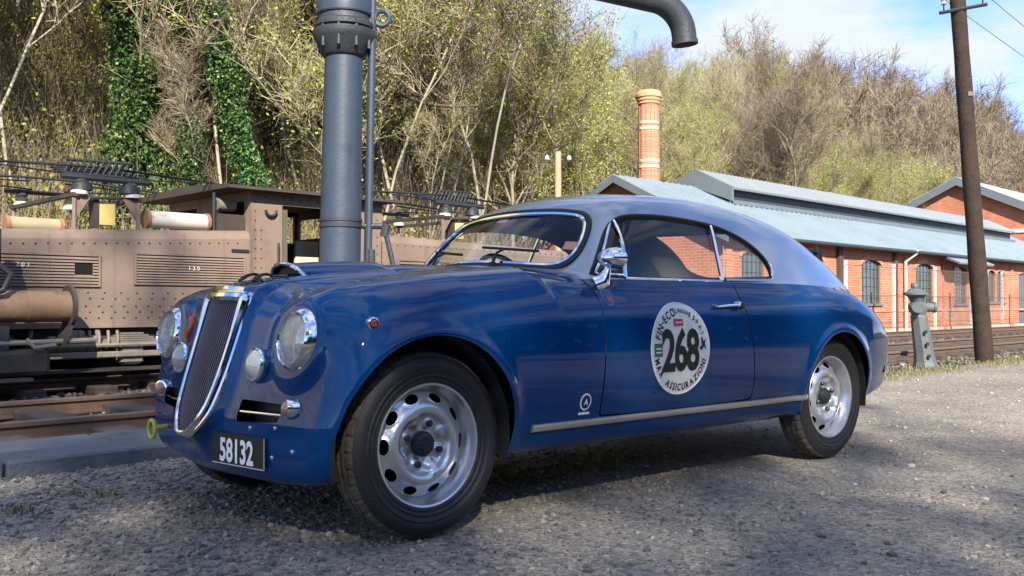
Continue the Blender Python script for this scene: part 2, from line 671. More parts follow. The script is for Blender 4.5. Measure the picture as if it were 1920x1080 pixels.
RUST = mat('rusty_rail', (.105, .060, .038), rough=.75, noise=(12, .9, (.19, .115, .07)))
RAILTOP = mat('worn_rail_head', (.36, .30, .24), rough=.40, metal=.45, noise=(6, .9, (.25, .18, .13)))
SLEEP = mat('sleeper_wood', (.060, .045, .033), rough=.95, noise=(9, .9, (.12, .095, .07)), bump=(30, .6))
def rail(n, parent, m=None, t0=-14, t1=88):
    mb = MB()
    prof = [(-.055, -.005), (.055, -.005), (.055, .008), (.010, .022), (.010, .088), (.034, .096), (.034, .118), (.030, .124), (-.030, .124), (-.034, .118), (-.034, .096), (-.010, .088), (-.010, .022), (-.055, .008)]
    ks = np.linspace(t0, t1, 12)
    vs = [tk(t, n + u, v - .07) for t in ks for u, v in prof]
    k = len(prof)
    fs = [(i * k + j, i * k + (j + 1) % k, (i + 1) * k + (j + 1) % k, (i + 1) * k + j) for i in range(len(ks) - 1) for j in range(k)]
    mb.add(vs, fs)
    r = mb.build('rail', m or RUST, parent)
    mb = MB(); tbox(mb, t0, t1, n - .027, n + .027, .0545, .0565); mb.build('running_surface', m or RAILTOP, r)
    return r
TR1 = empty('railway_track', tk(0, 4.12, -.1), 'nearer rusty railway track in brown ballast just beyond the kerb', 'track', 'parallel railway tracks')
rail(3.40, TR1); rail(4.85, TR1)
TR2 = empty('railway_track', tk(0, 7.75, -.1), 'further railway track under the brown electric locomotive', 'track', 'parallel railway tracks')
rail(7.05, TR2); rail(8.48, TR2)
def sleeper_mesh():
    mb = MB(); mb.box((0, 0, -.02), (.24, 2.45, .13), bevel=.012); return mb.mesh('sleeper')
SLM = sleeper_mesh(); SLM.materials.append(SLEEP)
for tr, n, t0, cnt in ((TR1, 4.12, -7.0, 70), (TR2, 7.76, -3.0, 110)):
    for k in range(cnt):
        s = link_mesh('sleeper', SLM, None, tr)
        p = tk(t0 + k * .68, n + NPR.uniform(-.02, .02), -.055 - NPR.uniform(0, .012))
        s.location = p - origin_of(tr)
        s.rotation_euler = (0, 0, TRZ + NPR.uniform(-.02, .02))
        if k > 55: break
# kerb stones and the concrete slabs of the crossing
CONC = mat('slab_concrete', (.125, .135, .145), rough=.85, noise=(4, .95, (.20, .20, .20)), bump=(35, .35), wear=(2.2, (.075, .09, .105), .50, .70))
KERB = mat('kerb_stone', (.085, .10, .115), rough=.75, noise=(7, .9, (.14, .155, .165)), bump=(40, .5))
KB = empty('kerb', tk(0, 1.7, -.12), 'low dark blue-grey kerb edging the gravel left of the car', 'kerb')
t = -9.0
while t < 8.5:
    L_ = 1.18 + NPR.uniform(-.03, .03)
    mb = MB(); tbox(mb, t, t + L_ - .008, 1.62 + NPR.uniform(-.006, .006), 1.94, -.15, .072 + NPR.uniform(-.004, .004), .012)
    mb.build('kerb_stone', KERB, KB)
    t += L_
CS = empty('crossing_slabs', tk(0, 2.9, -.12), 'narrow row of worn grey paving slabs between the kerb and the nearest rail', 'paving')
t = -9.0
while t < 8.4:
    L_ = 1.8
    mb = MB(); tbox(mb, t, t + L_ - .012, 1.95, 2.42 + NPR.uniform(-.01, .01), -.15, .064 + NPR.uniform(-.005, .005), .012); mb.build('slab', CONC, CS)
    t += L_

# ---- loose stones
_ico = None
def stone_shapes(k):
    out = []
    for q in range(k):
        bm = bmesh.new(); bmesh.ops.create_icosphere(bm, subdivisions=1, radius=1)
        for v in bm.verts:
            v.co *= 1 + NPR.uniform(-.32, .25)
            v.co.z *= .72
        V = np.array([v.co[:] for v in bm.verts]); F = np.array([[v.index for v in f.verts] for f in bm.faces]); bm.free()
        out.append((V, F))
    return out
SH = stone_shapes(8)
def scatter(name, P, sz, m, label, cat=None):
    """stones at P (k,3) with sizes sz, merged into one stuff object"""
    Vs, Fs = [], []; b = 0
    k = len(P)
    which = NPR.randint(0, len(SH), k); ang = NPR.uniform(0, 2 * PI, k); el = NPR.uniform(.7, 1.45, k)
    for s in range(len(SH)):
        m_ = which == s
        if not m_.any(): continue
        V0, F0 = SH[s]
        c, s_ = np.cos(ang[m_])[:, None], np.sin(ang[m_])[:, None]
        x = V0[None, :, 0] * el[m_][:, None]; y = V0[None, :, 1] + 0 * x; z = V0[None, :, 2] + 0 * x
        S_ = sz[m_][:, None]
        W = np.stack([P[m_][:, 0:1] + S_ * (x * c - y * s_), P[m_][:, 1:2] + S_ * (x * s_ + y * c), P[m_][:, 2:3] + S_ * z], -1)
        Vs.append(W.reshape(-1, 3))
        Fs.append((F0[None] + (np.arange(m_.sum()) * len(V0))[:, None, None]).reshape(-1, 3) + b)
        b += m_.sum() * len(V0)
    o = np_mesh(name, np.concatenate(Vs), np.concatenate(Fs), m, smooth=False)
    return props(o, label, cat, None, 'stuff')
def stone_mat(name, ramp_cols, island=True):
    m = bpy.data.materials.new(name); m.use_nodes = True
    nt = m.node_tree; b = nt.nodes['Principled BSDF']; b.inputs['Roughness'].default_value = .9; b.inputs['Specular IOR Level'].default_value = .25
    g = nt.nodes.new('ShaderNodeNewGeometry'); r = nt.nodes.new('ShaderNodeValToRGB')
    r.color_ramp.interpolation = 'LINEAR'
    while len(r.color_ramp.elements) < len(ramp_cols): r.color_ramp.elements.new(.5)
    for i, (p, c) in enumerate(ramp_cols):
        r.color_ramp.elements[i].position = p; r.color_ramp.elements[i].color = (*c, 1)
    nt.links.new(g.outputs['Random Per Island'], r.inputs[0]); nt.links.new(r.outputs[0], b.inputs['Base Color'])
    return m
STM = stone_mat('gravel_stone', [(0, (.095, .085, .074)), (.4, (.185, .170, .150)), (.75, (.25, .232, .205)), (.93, (.295, .275, .24)), (1, (.36, .335, .29))])
def field(n, x0, x1, y0, y1, dens, lo, hi, keep=None):
    x = NPR.uniform(x0, x1, n); y = NPR.uniform(y0, y1, n)
    d = dens(x, y); m_ = (NPR.uniform(0, 1, n) < d) & (n_of(x, y) < 1.60)
    x, y = x[m_], y[m_]
    s = lo + (hi - lo) * NPR.uniform(0, 1, len(x)) ** 3
    z = yard_z(x, y) + s * .25
    return np.stack([x, y, z], 1), s
# coarse gravel lies thick on the left by the kerb and thins out towards the right
def dleft(x, y):
    n = n_of(x, y); t = t_of(x, y)
    return np.clip(1.15 - .42 * (t + .3) + .22 * (n - .2), .03, 1) * np.clip(.35 + 1.3 * vnoise(x * 1.7, y * 1.7, 5), 0, 1)
P1, s1 = field(46000, -3.2, 3.5, -3.0, 1.7, dleft, .005, .016)
P2, s2 = field(26000, -2.6, 2.2, -3.1, 1.0, lambda x, y: .35 + .5 * vnoise(x * 2, y * 2, 6), .0025, .008)
P3, s3 = field(9000, .5, 16, -6, 1.6, lambda x, y: np.clip(.25 + .4 * vnoise(x, y, 8) , 0, 1), .004, .013)
P4, s4 = field(500, -2.0, 9, -3.0, 1.6, lambda x, y: .3 + 0 * x, .010, .022)
STM2 = stone_mat('pale_gravel_stone', [(0, (.20, .185, .16)), (.5, (.33, .30, .26)), (1, (.46, .42, .36))])
scatter('fine_gravel', np.concatenate([P3, P4]), np.concatenate([s3, s4]), STM2, 'pale pebbles lying on the packed ground to the right of the car')
scatter('gravel', np.concatenate([P1, P2]), np.concatenate([s1, s2]), STM, 'loose grey gravel spread over the yard round the car')
BST = stone_mat('ballast_stone', [(0, (.045, .038, .032)), (.5, (.12, .10, .08)), (.85, (.22, .185, .15)), (1, (.34, .30, .25))])
nb = 26000
tt = NPR.uniform(-2.5, 24, nb) ; nn_ = NPR.uniform(1.9, 9.6, nb)
ok = ~((tt < 8.3) & (nn_ > 1.6) & (nn_ < 2.46))
tt, nn_ = tt[ok], nn_[ok]
sz = NPR.uniform(.016, .036, len(tt))
PB = np.stack([TU.x * tt + TN.x * nn_, TU.y * tt + TN.y * nn_, bed_z(tt, nn_) + sz * .3], 1)
scatter('ballast', PB, sz, BST, 'brown-grey crushed ballast between the rails')
# grass tufts along the verge by the telegraph pole and a few in the gravel
def grass(name, P, hgt, m, label):
    k = len(P)
    a = NPR.uniform(0, 2 * PI, k); le = NPR.uniform(.5, 1.0, k) * hgt; ln = NPR.uniform(.1, .7, k) * le; w_ = .0035 + le * .02
    d = np.stack([np.cos(a), np.sin(a), 0 * a], 1); s = np.stack([-np.sin(a), np.cos(a), 0 * a], 1) * w_[:, None]
    up = np.array([0, 0, 1.0])
    v0, v1 = P - s, P + s
    mid = P + d * (ln * .35)[:, None] + up * (le * .62)[:, None]
    tip = P + d * ln[:, None] + up * le[:, None]
    V = np.stack([v0, v1, mid + s * .7, mid - s * .7, tip], 1).reshape(-1, 3)
    b = (np.arange(k) * 5)[:, None]
    F = np.concatenate([b + np.array([[0, 1, 2]]), b + np.array([[0, 2, 3]]), b + np.array([[3, 2, 4]])])
    o = np_mesh(name, V, F, m, smooth=False)
    return props(o, label, None, None, 'stuff')
GRM = stone_mat('grass_blade', [(0, (.08, .095, .03)), (.5, (.16, .165, .055)), (.8, (.26, .24, .10)), (1, (.38, .32, .18))])
tt = NPR.uniform(7.5, 30, 15000); nn_ = 1.5 + NPR.normal(0, .26, 15000)
ok = NPR.uniform(0, 1, 15000) < np.clip(vnoise(tt * 1.2, nn_ * 2, 9) * 1.6 - .25, 0, 1)
tt, nn_ = tt[ok], nn_[ok]
PG = np.stack([TU.x * tt + TN.x * nn_, TU.y * tt + TN.y * nn_, 0 * tt - .01], 1)
grass('grass', PG, .05, GRM, 'thin green grass growing along the kerb line beside the telegraph pole')
cl = [(-.95, .75), (-.60, .85)]
PG = np.concatenate([np.stack([NPR.normal(x, .05, 60), NPR.normal(y, .05, 60), np.full(60, -.004)], 1) for x, y in cl])
grass('weeds', PG, .028, GRM, 'tiny green weeds in the coarse gravel near the kerb')

# ================================================================== brick sheds, chimney
def brick_mat(name, c1, c2, mortar, scale=1.0):
    m = bpy.data.materials.new(name); m.use_nodes = True
    nt = m.node_tree; b = nt.nodes['Principled BSDF']; L = nt.links.new
    b.inputs['Roughness'].default_value = .9; b.inputs['Specular IOR Level'].default_value = .2
    t = nt.nodes.new('ShaderNodeTexCoord'); sp = nt.nodes.new('ShaderNodeSeparateXYZ'); L(t.outputs['Object'], sp.inputs[0])
    ad = nt.nodes.new('ShaderNodeMath'); L(sp.outputs[0], ad.inputs[0]); L(sp.outputs[1], ad.inputs[1])
    cb = nt.nodes.new('ShaderNodeCombineXYZ'); L(ad.outputs[0], cb.inputs[0]); L(sp.outputs[2], cb.inputs[1])
    br = nt.nodes.new('ShaderNodeTexBrick'); L(cb.outputs[0], br.inputs['Vector'])
    br.inputs['Scale'].default_value = scale; br.inputs['Brick Width'].default_value = .23; br.inputs['Row Height'].default_value = .075
    br.inputs['Mortar Size'].default_value = .007; br.inputs['Color1'].default_value = (*c1, 1); br.inputs['Color2'].default_value = (*c2, 1); br.inputs['Mortar'].default_value = (*mortar, 1)
    n = nt.nodes.new('ShaderNodeTexNoise'); n.inputs['Scale'].default_value = .9; n.inputs['Detail'].default_value = 7; L(t.outputs['Object'], n.inputs['Vector'])
    r = nt.nodes.new('ShaderNodeValToRGB'); r.color_ramp.elements[0].position = .3; r.color_ramp.elements[1].position = .72
    r.color_ramp.elements[0].color = (.78, .74, .70, 1); r.color_ramp.elements[1].color = (1.16, 1.14, 1.10, 1); L(n.outputs['Fac'], r.inputs[0])
    x = nt.nodes.new('ShaderNodeMixRGB'); x.blend_type = 'MULTIPLY'; x.inputs[0].default_value = 1; L(br.outputs['Color'], x.inputs[1]); L(r.outputs[0], x.inputs[2])
    L(x.outputs[0], b.inputs['Base Color'])
    bp = nt.nodes.new('ShaderNodeBump'); bp.inputs['Strength'].default_value = .5; bp.inputs['Distance'].default_value = .008; bp.invert = True
    L(br.outputs['Fac'], bp.inputs['Height']); L(bp.outputs[0], b.inputs['Normal'])
    return m
BRICK = brick_mat('red_brick', (.47, .150, .080), (.57, .210, .115), (.48, .36, .28))
BRICK2 = brick_mat('chimney_brick', (.56, .20, .11), (.66, .29, .18), (.62, .48, .38))
BUFF = mat('buff_brick', (.66, .52, .34), rough=.9)
ROOFM = mat('zinc_roof', (.215, .275, .305), rough=.5, metal=.15, noise=(.7, .9, (.30, .365, .395)), bump=(6, .06), wear=(1.1, (.20, .225, .235), .52, .75))
ROOFW = mat('pale_roof', (.24, .265, .28), rough=.5, metal=.1, noise=(1.2, .9, (.32, .345, .355)), wear=(1.4, (.30, .31, .31), .55, .8))
TRIMG = mat('grey_verge', (.12, .145, .16), rough=.6, noise=(2, .8, (.16, .19, .20)))
DARKT = mat('dark_gutter', (.045, .052, .056), rough=.6)
WPIPE = mat('pale_pipe', (.50, .46, .40), rough=.5)
WFRAME = mat('window_iron', (.10, .105, .105), rough=.6)
WGLASS = mat('dusty_pane', (.045, .052, .055), rough=.12, coat=.6, noise=(3, .8, (.085, .090, .085)))
DOORM = mat('grey_door', (.13, .15, .15), rough=.6)
def wall_holes(mb, outer, holes, fn, depth):
    """flat wall with openings; fn(u, v, d) -> 3D; reveals go back by depth"""
    from mathutils.geometry import tessellate_polygon
    polys = [outer] + holes
    tri = tessellate_polygon([[Vector((u, v, 0)) for u, v in p] for p in polys])
    flat = [q for p in polys for q in p]
    mb.add([fn(u, v, 0) for u, v in flat], [tuple(t) for t in tri])
    for h in holes:
        k = len(h)
        mb.add([fn(u, v, 0) for u, v in h] + [fn(u, v, depth) for u, v in h], [(i, (i + 1) % k, k + (i + 1) % k, k + i) for i in range(k)])
def arch(u0, u1, v0, v1, rise=.16, n=8):
    P = [(u0, v0), (u1, v0)]
    c = (u0 + u1) / 2; hw = (u1 - u0) / 2
    for i in range(n + 1):
        a = PI * i / n
        P.append((c + hw * math.cos(a), v1 - rise + rise * math.sin(a)))
    return P
def window(parent, u0, u1, v0, v1, fn, rise=.16, bars=5, rows=5):
    w_ = MB(); P = arch(u0, u1, v0, v1, rise)
    k = len(P)
    c = (sum(p[0] for p in P) / k, sum(p[1] for p in P) / k)
    Q = [(c[0] + (p[0] - c[0]) * .93, c[1] + (p[1] - c[1]) * .96) for p in P]
    w_.add([fn(*p, .05) for p in P] + [fn(*q, .05) for q in Q] + [fn(*p, .11) for p in P] + [fn(*q, .11) for q in Q],
           [(i, (i + 1) % k, k + (i + 1) % k, k + i) for i in range(k)] + [(k + i, k + (i + 1) % k, 3 * k + (i + 1) % k, 3 * k + i) for i in range(k)])
    f = w_.build('window', WFRAME, parent)
    mb = MB()
    for i in range(1, bars):
        u = u0 + (u1 - u0) * i / bars
        vt = v1 - rise + rise * math.sqrt(max(0, 1 - ((u - (u0 + u1) / 2) / ((u1 - u0) / 2)) ** 2)) - .02
        mb.tube([fn(u, v0 + .02, .07), fn(u, vt, .07)], .014, 4, smooth=False)
    for j in range(1, rows):
        v = v0 + (v1 - v0) * j / rows
        if v < v1 - rise * .6: mb.tube([fn(u0 + .02, v, .07), fn(u1 - .02, v, .07)], .012, 4, smooth=False)
    mb.build('glazing_bars', WFRAME, f, kind='stuff')
    mb = MB(); mb.add([fn(*q, .09) for q in P], [tuple(range(k))]); mb.build('pane', WGLASS, f)
    mb = MB(); s = .10
    n = 8; c0 = (u0 + u1) / 2; hw = (u1 - u0) / 2
    pts = []
    for rr_ in (1.0, 1.22):
        for i in range(n + 1):
            a = PI * i / n
            pts.append((c0 + hw * rr_ * math.cos(a), v1 - rise + (rise + (rr_ - 1) * hw) * math.sin(a)))
    mb.add([fn(u, v, -.018) for u, v in pts] + [fn(u, v, .002) for u, v in pts], [(i, i + 1, n + 2 + i, n + 1 + i) for i in range(n)] + [(n + 1 + i, n + 2 + i, 3 * n + 4 + i, 3 * n + 3 + i) for i in range(n)])
    mb.build('arch_bricks', BRICK2, f)
    mb = MB(); mb.prism([(u0 - .06, v0 - .07), (u1 + .06, v0 - .07), (u1 + .06, v0), (u0 - .06, v0)], -.05, .06, fn); mb.build('sill', TRIMG, f)
def ribbed(mb, a, b, c, d, step=.25, h=.028, thick=.05):
    """roof sheet from eave a-b to ridge d-c with standing ribs"""
    a, b, c, d = map(Vector, (a, b, c, d))
    nrm = (b - a).cross(d - a).normalized()
    if nrm.z < 0: nrm = -nrm
    mb.add([a, b, c, d, a - nrm * thick, b - nrm * thick, c - nrm * thick, d - nrm * thick], [(0, 1, 2, 3), (7, 6, 5, 4), (0, 4, 5, 1), (1, 5, 6, 2), (2, 6, 7, 3), (3, 7, 4, 0)])
    L_ = (b - a).length; k = max(2, int(L_ / step))
    u = (b - a).normalized()
    for i in range(k + 1):
        f = i / k
        p, q = a.lerp(b, f), d.lerp(c, f)
        e = u * .022
        mb.add([p - e + nrm * .001, p + e + nrm * .001, q + e + nrm * .001, q - e + nrm * .001, p - e * .5 + nrm * h, p + e * .5 + nrm * h, q + e * .5 + nrm * h, q - e * .5 + nrm * h],
               [(4, 5, 6, 7), (0, 4, 7, 3), (1, 2, 6, 5), (0, 1, 5, 4), (3, 7, 6, 2)])

# --- long engine shed
B1 = empty('brick_shed', tk(32, 13, -.2), 'long red brick engine shed with blue-grey metal roof and raised pale ridge', 'building')
T0, T1, N0, N1, EZ, RZ = 18.35, 48.5, 9.9, 16.5, 2.66, 4.30
RN = (N0 + N1) / 2
front = lambda u, v, d: tk(u, N0 + d, v)
WINS = [(19.2, 20.3), (22.35, 23.55), (26.0, 27.35), (30.05, 31.45), (33.4, 34.6)]
DBL = [(36.75, 37.55), (37.75, 38.6)]
DOORS = [(40.3, 42.6)]
holes = [arch(a, b, .86, 2.22) for a, b in WINS] + [arch(a, b, .93, 2.17, .2) for a, b in DBL] + [arch(a, b, -.1, 2.15, .1) for a, b in DOORS]
mb = MB()
wall_holes(mb, [(T0, -.25), (T1, -.25), (T1, EZ), (T0, EZ)], holes, front, .14)
mb.add([tk(T0, N1, -.25), tk(T1, N1, -.25), tk(T1, N1, EZ), tk(T0, N1, EZ)], [(0, 1, 2, 3)])
for T in (T0, T1):
    mb.add([tk(T, N0, -.25), tk(T, N1, -.25), tk(T, N1, EZ), tk(T, RN, RZ - .06), tk(T, N0, EZ)], [(0, 1, 2, 3, 4)])
mb.build('wall', BRICK, B1, auto=False)
for a, b in WINS: window(B1, a, b, .86, 2.22, front)
for a, b in DBL: window(B1, a, b, .93, 2.17, front, .2, 3, 5)
for a, b in DOORS:
    mb = MB(); mb.prism(arch(a, b, -.1, 2.15, .1), .08, .13, front); dd = mb.build('door', DOORM, B1)
    mb = MB()
    for i in range(9): mb.prism([(a + .05 + (b - a) * i / 9, -.05), (a + .02 + (b - a) * (i + 1) / 9, -.05), (a + .02 + (b - a) * (i + 1) / 9, 2.02), (a + .05 + (b - a) * i / 9, 2.02)], .065, .082, front)
    mb.build('door_boards', DOORM, dd, kind='stuff')
mb = MB()
for T in np.arange(T0, T1 - .1, 2.65)[1:]: pass
# brick piers between the windows and a plinth course
for u in (T0 + .2, 21.3, 32.4, 35.7, 39.4, 44.0):
    mb = MB(); mb.prism([(u - .14, -.25), (u + .14, -.25), (u + .14, EZ - .12), (u - .14, EZ - .12)], -.05, .0, front); mb.build('pier', BRICK, B1, auto=True)
mb = MB(); mb.prism([(T0, .60), (T1, .60), (T1, .68), (T0, .68)], -.022, .0, front); mb.build('string_course', BRICK2, B1)
mb = MB(); mb.prism([(T0, -.25), (T1, -.25), (T1, .06), (T0, .06)], -.045, .0, front); mb.build('plinth', mat('plinth_stone', (.40, .35, .25), rough=.9, noise=(3, .8, (.5, .45, .35))), B1)
OV = .30
rf = MB(); sl_ = (RZ - EZ) / (RN - N0)
ribbed(rf, tk(T0 - .25, N0 - OV, EZ + .07 - OV * sl_), tk(T1 + .25, N0 - OV, EZ + .07 - OV * sl_), tk(T1 + .25, RN, RZ + .07), tk(T0 - .25, RN, RZ + .07), .30)
ribbed(rf, tk(T0 - .25, N1 + OV, EZ + .07 - OV * sl_), tk(T1 + .25, N1 + OV, EZ + .07 - OV * sl_), tk(T1 + .25, RN, RZ + .07), tk(T0 - .25, RN, RZ + .07), .6)
RF = rf.build('roof', ROOFM, B1)
def verge(parent, T, n0, n1, ez, rz, m, w_=.22, out=.27):
    nr = (n0 + n1) / 2
    mb = MB()
    for na, nb_ in ((n0, nr), (n1, nr)):
        s = (rz - ez) / (nr - n0)
        e0 = ez - OV * s
        na2 = na - OV if na < nr else na + OV
        pts = [tk(T - out, na2, e0 + .075), tk(T - out, nb_, rz + .075), tk(T - out, nb_, rz + .075 - w_), tk(T - out, na2, e0 + .075 - w_)]
        pts2 = [p + TU * .05 for p in pts]
        mb.add(pts + pts2, [(0, 1, 2, 3), (7, 6, 5, 4), (0, 4, 5, 1), (1, 5, 6, 2), (2, 6, 7, 3), (3, 7, 4, 0)])
    mb.build('verge_board', m, parent)
verge(B1, T0, N0, N1, EZ, RZ, TRIMG)
mb = MB(); mb.tube([tk(T0 - .2, N0 - OV - .05, EZ - .11), tk(T1 + .2, N0 - OV - .05, EZ - .11)], .055, 8); mb.build('gutter', DARKT, B1)
# raised ridge (clerestory)
CT0, CT1, CH = 22.0, 46.6, .46
cn0, cn1 = RN - 1.15, RN + 1.15
cz0 = RZ + .07 - 1.15 * sl_
CL = MB(); tbox(CL, CT0 + .12, CT1 - .12, cn0 + .12, cn1 - .12, cz0 - .1, cz0 + CH - .02); CLO = CL.build('clerestory', DARKT, B1)
ca, cb_ = cz0 + CH, RZ + .07 + CH + .06
mb = MB()
ribbed(mb, tk(CT0, cn0 - .12, ca), tk(CT1, cn0 - .12, ca), tk(CT1, RN, cb_), tk(CT0, RN, cb_), .22, .03, .06)
ribbed(mb, tk(CT0, cn1 + .12, ca), tk(CT1, cn1 + .12, ca), tk(CT1, RN, cb_), tk(CT0, RN, cb_), .5, .03, .06)
mb.build('ridge_roof', ROOFW, CLO)
mb = MB()
P = [tk(CT0 - .06, cn0 - .14, ca + .02), tk(CT0 - .06, RN, cb_ + .03), tk(CT0 - .06, cn1 + .14, ca + .02), tk(CT0 - .06, cn1 + .14, ca - .30), tk(CT0 - .06, RN, RZ + .05), tk(CT0 - .06, cn0 - .14, ca - .40)]
mb.add(P + [p + TU * .12 for p in P], [(0, 1, 4, 5), (1, 2, 3, 4), (11, 10, 7, 6), (10, 9, 8, 7)] + [(i, (i + 1) % 6, 6 + (i + 1) % 6, 6 + i) for i in range(6)])
mb.build('end_cheek', TRIMG, CLO)
mb = MB(); tbox(mb, CT0 + .1, CT1 - .1, cn0 - .10, cn0 - .02, cz0 - .02, cz0 + .10); mb.build('flashing', TRIMG, CLO)
# slim lean-to hood over the middle windows and a lower gutter strip further on
mb = MB(); ribbed(mb, tk(31.9, N0 - .75, 2.28), tk(35.2, N0 - .75, 2.28), tk(35.2, N0 + .0, 2.60), tk(31.9, N0 + .0, 2.60), .3); mb.build('door_hood', mat('slate_hood', (.22, .25, .29), rough=.6), B1)
# downpipes and dark brown uprights
def downpipe(t, n, m, r=.055, name='downpipe', off=.25):
    mb = MB(); mb.tube([tk(t + .28, n - .36, EZ - .05), tk(t + .22, n - .34, EZ - .16), tk(t, n - .09, EZ - .42), tk(t, n - .09, EZ - .7), tk(t, n - .09, -.1)], r, 8); return mb.build(name, m, B1)
downpipe(29.0, N0, WPIPE)
downpipe(35.2, N0, WPIPE, .045)
mb = MB(); tbox(mb, 24.35, 24.60, N0 - .10, N0 - .005, -.2, EZ - .10); mb.build('dark_upright', mat('brown_upright', (.075, .05, .04), rough=.8), B1)
mb = MB(); tbox(mb, 28.2, 28.42, N0 - .09, N0 - .005, -.2, EZ - .14); mb.build('dark_upright', mat('brown_upright2', (.12, .06, .045), rough=.8), B1)

# --- second gabled brick shed behind
B2 = empty('brick_shed', tk(64, 22, -.2), 'taller red brick gabled building behind the telegraph pole at the right edge', 'building')
def b2_shape():
    T, n0, n1, ez, rz = 52.5, 11.3, 22.1, 5.2, 7.75
    return T, n0, n1, ez, rz
T2, M0, M1, E2, R2z = b2_shape()
M2 = (M0 + M1) / 2
s2_ = (R2z - E2) / (M2 - M0)
mb = MB()
mb.add([tk(T2, M0, -.25), tk(T2, M1, -.25), tk(T2, M1, E2), tk(T2, M2, R2z - .05), tk(T2, M0, E2)], [(0, 1, 2, 3, 4)])
mb.add([tk(T2, M0, -.25), tk(T2 + 26, M0, -.25), tk(T2 + 26, M0, E2), tk(T2, M0, E2)], [(0, 1, 2, 3)])
mb.add([tk(T2 + 26, M0, -.25), tk(T2 + 26, M1, -.25), tk(T2 + 26, M1, E2), tk(T2 + 26, M2, R2z - .05), tk(T2 + 26, M0, E2)], [(0, 1, 2, 3, 4)])
mb.build('wall', BRICK, B2, auto=False)
mb = MB()
ribbed(mb, tk(T2 - .4, M0 - OV, E2 + .1 - OV * s2_), tk(T2 + 26, M0 - OV, E2 + .1 - OV * s2_), tk(T2 + 26, M2, R2z + .1), tk(T2 - .4, M2, R2z + .1), .5)
ribbed(mb, tk(T2 - .4, M1 + OV, E2 + .1 - OV * s2_), tk(T2 + 26, M1 + OV, E2 + .1 - OV * s2_), tk(T2 + 26, M2, R2z + .1), tk(T2 - .4, M2, R2z + .1), .9)
mb.build('roof', mat('pale_green_roof', (.30, .335, .31), rough=.6, noise=(1, .8, (.38, .40, .37))), B2)
verge(B2, T2, M0, M1, E2, R2z, TRIMG, .42, .42)
mb = MB()
tbox(mb, T2 - .06, T2 + .02, M0, M0 + 3.4, E2 - .55, E2 - .35); mb.build('pale_band', mat('pale_stone', (.62, .58, .52), rough=.9), B2)

# --- chimney
CX = tk(21.55, 14.6)
CHI = empty('brick_chimney', (CX.x, CX.y, 0), 'round red brick chimney with buff bands and a corbelled cap behind the shed', 'chimney')
def chim(mb, r0, r1, z0, z1, n=28): mb.lathe([(r0, z0), (r1, z1)], n, 'Z', CX, caps=True); return mb
mb = MB(); mb.lathe([(.345, 0), (.30, 7.0), (.28, 7.0)], 28, 'Z', CX); mb.build('shaft', BRICK2, CHI)
for z in (5.02, 5.20, 6.20, 6.38):
    rr_ = .345 - .045 * z / 7
    mb = MB(); mb.lathe([(rr_ - .02, z), (rr_ + .016, z), (rr_ + .014, z + .085), (rr_ - .02, z + .085)], 28, 'Z', CX); mb.build('buff_band', BUFF, CHI)
mb = MB(); mb.lathe([(.29, 6.98), (.34, 7.0), (.34, 7.08), (.37, 7.10), (.37, 7.18), (.405, 7.20), (.405, 7.29), (.385, 7.31), (.36, 7.40), (.22, 7.42), (.20, 7.2)], 28, 'Z', CX)
mb.build('cap', mat('cap_brick', (.50, .24, .12), rough=.9, noise=(9, .9, (.62, .40, .22))), CHI)
CORR = mat('course', (.47, .20, .12), rough=.9)
# ribs of darker headers round the shaft
for k in range(14):
    a = 2 * PI * k / 14
    mb = MB(); mb.tube([Vector((CX.x + .338 * math.cos(a), CX.y + .338 * math.sin(a), .2)), Vector((CX.x + .300 * math.cos(a), CX.y + .300 * math.sin(a), 6.98))], .016, 5); mb.build('brick_rib', CORR, CHI)

# --- telegraph pole, small pole behind the car
POLE = mat('creosoted_wood', (.017, .012, .009), rough=.9, noise=(7, .95, (.065, .036, .022)), bump=(26, .6), wear=(3, (.012, .010, .009), .50, .68))
IRON = mat('dark_iron', (.018, .020, .022), rough=.6)
PORC = mat('porcelain', (.55, .55, .53), rough=.2, coat=1.0)
b0, t0_ = Vector((12.48, 2.47, -.2)), Vector((12.03, 2.72, 6.6))
TP = empty('telegraph_pole', (12.48, 2.47, -.0), 'tall dark leaning wooden telegraph pole with a small crossarm at right', 'pole')
mb = MB(); k = 16
mb.tube([b0.lerp(t0_, i / k) for i in range(k + 1)], [.128 - .028 * i / k + .004 * math.sin(i * 2.1) for i in range(k + 1)], 16); mb.build('shaft', POLE, TP)
ca_ = b0.lerp(t0_, .782)
ax = Vector((.66, -.66, .16)).normalized()
mb = MB(); mb.tube([ca_ - ax * .34 + Vector((-.05, -.09, 0)), ca_ + ax * .34 + Vector((-.05, -.09, 0))], .027, 6, smooth=False); AR = mb.build('crossarm', IRON, TP)
for s in (-1, 1):
    q = ca_ + ax * (.28 * s) + Vector((-.05, -.09, .02))
    mb = MB(); mb.tube([q, q + Vector((0, 0, .10))], .012, 6); mb.build('pin', IRON, TP)
    mb = MB(); mb.lathe([(.022, .085), (.042, .10), (.030, .135), (.046, .15), (.038, .20), (.018, .225), (.0001, .23)], 14, 'Z', q); mb.build('insulator', PORC, TP)
for s in (-1, 1):
    q = ca_ + ax * (.28 * s) + Vector((-.05, -.09, .19))
    far = q + Vector((46, 3.5 + s * .3, 1.2))
    mb = MB(); mb.tube([q.lerp(far, i / 14) - Vector((0, 0, 3.4 * (i / 14) * (1 - i / 14))) for i in range(15)], .006, 4, smooth=False); mb.build('wire', IRON, TP)
mb = MB(); mb.box(b0.lerp(t0_, .60) + Vector((-.06, -.105, 0)), (.07, .012, .06), rz=-.7); mb.build('number_tag', mat('tin_tag', (.16, .13, .10), rough=.6), TP)
p0 = tk(13.95, 11.45, -.2)
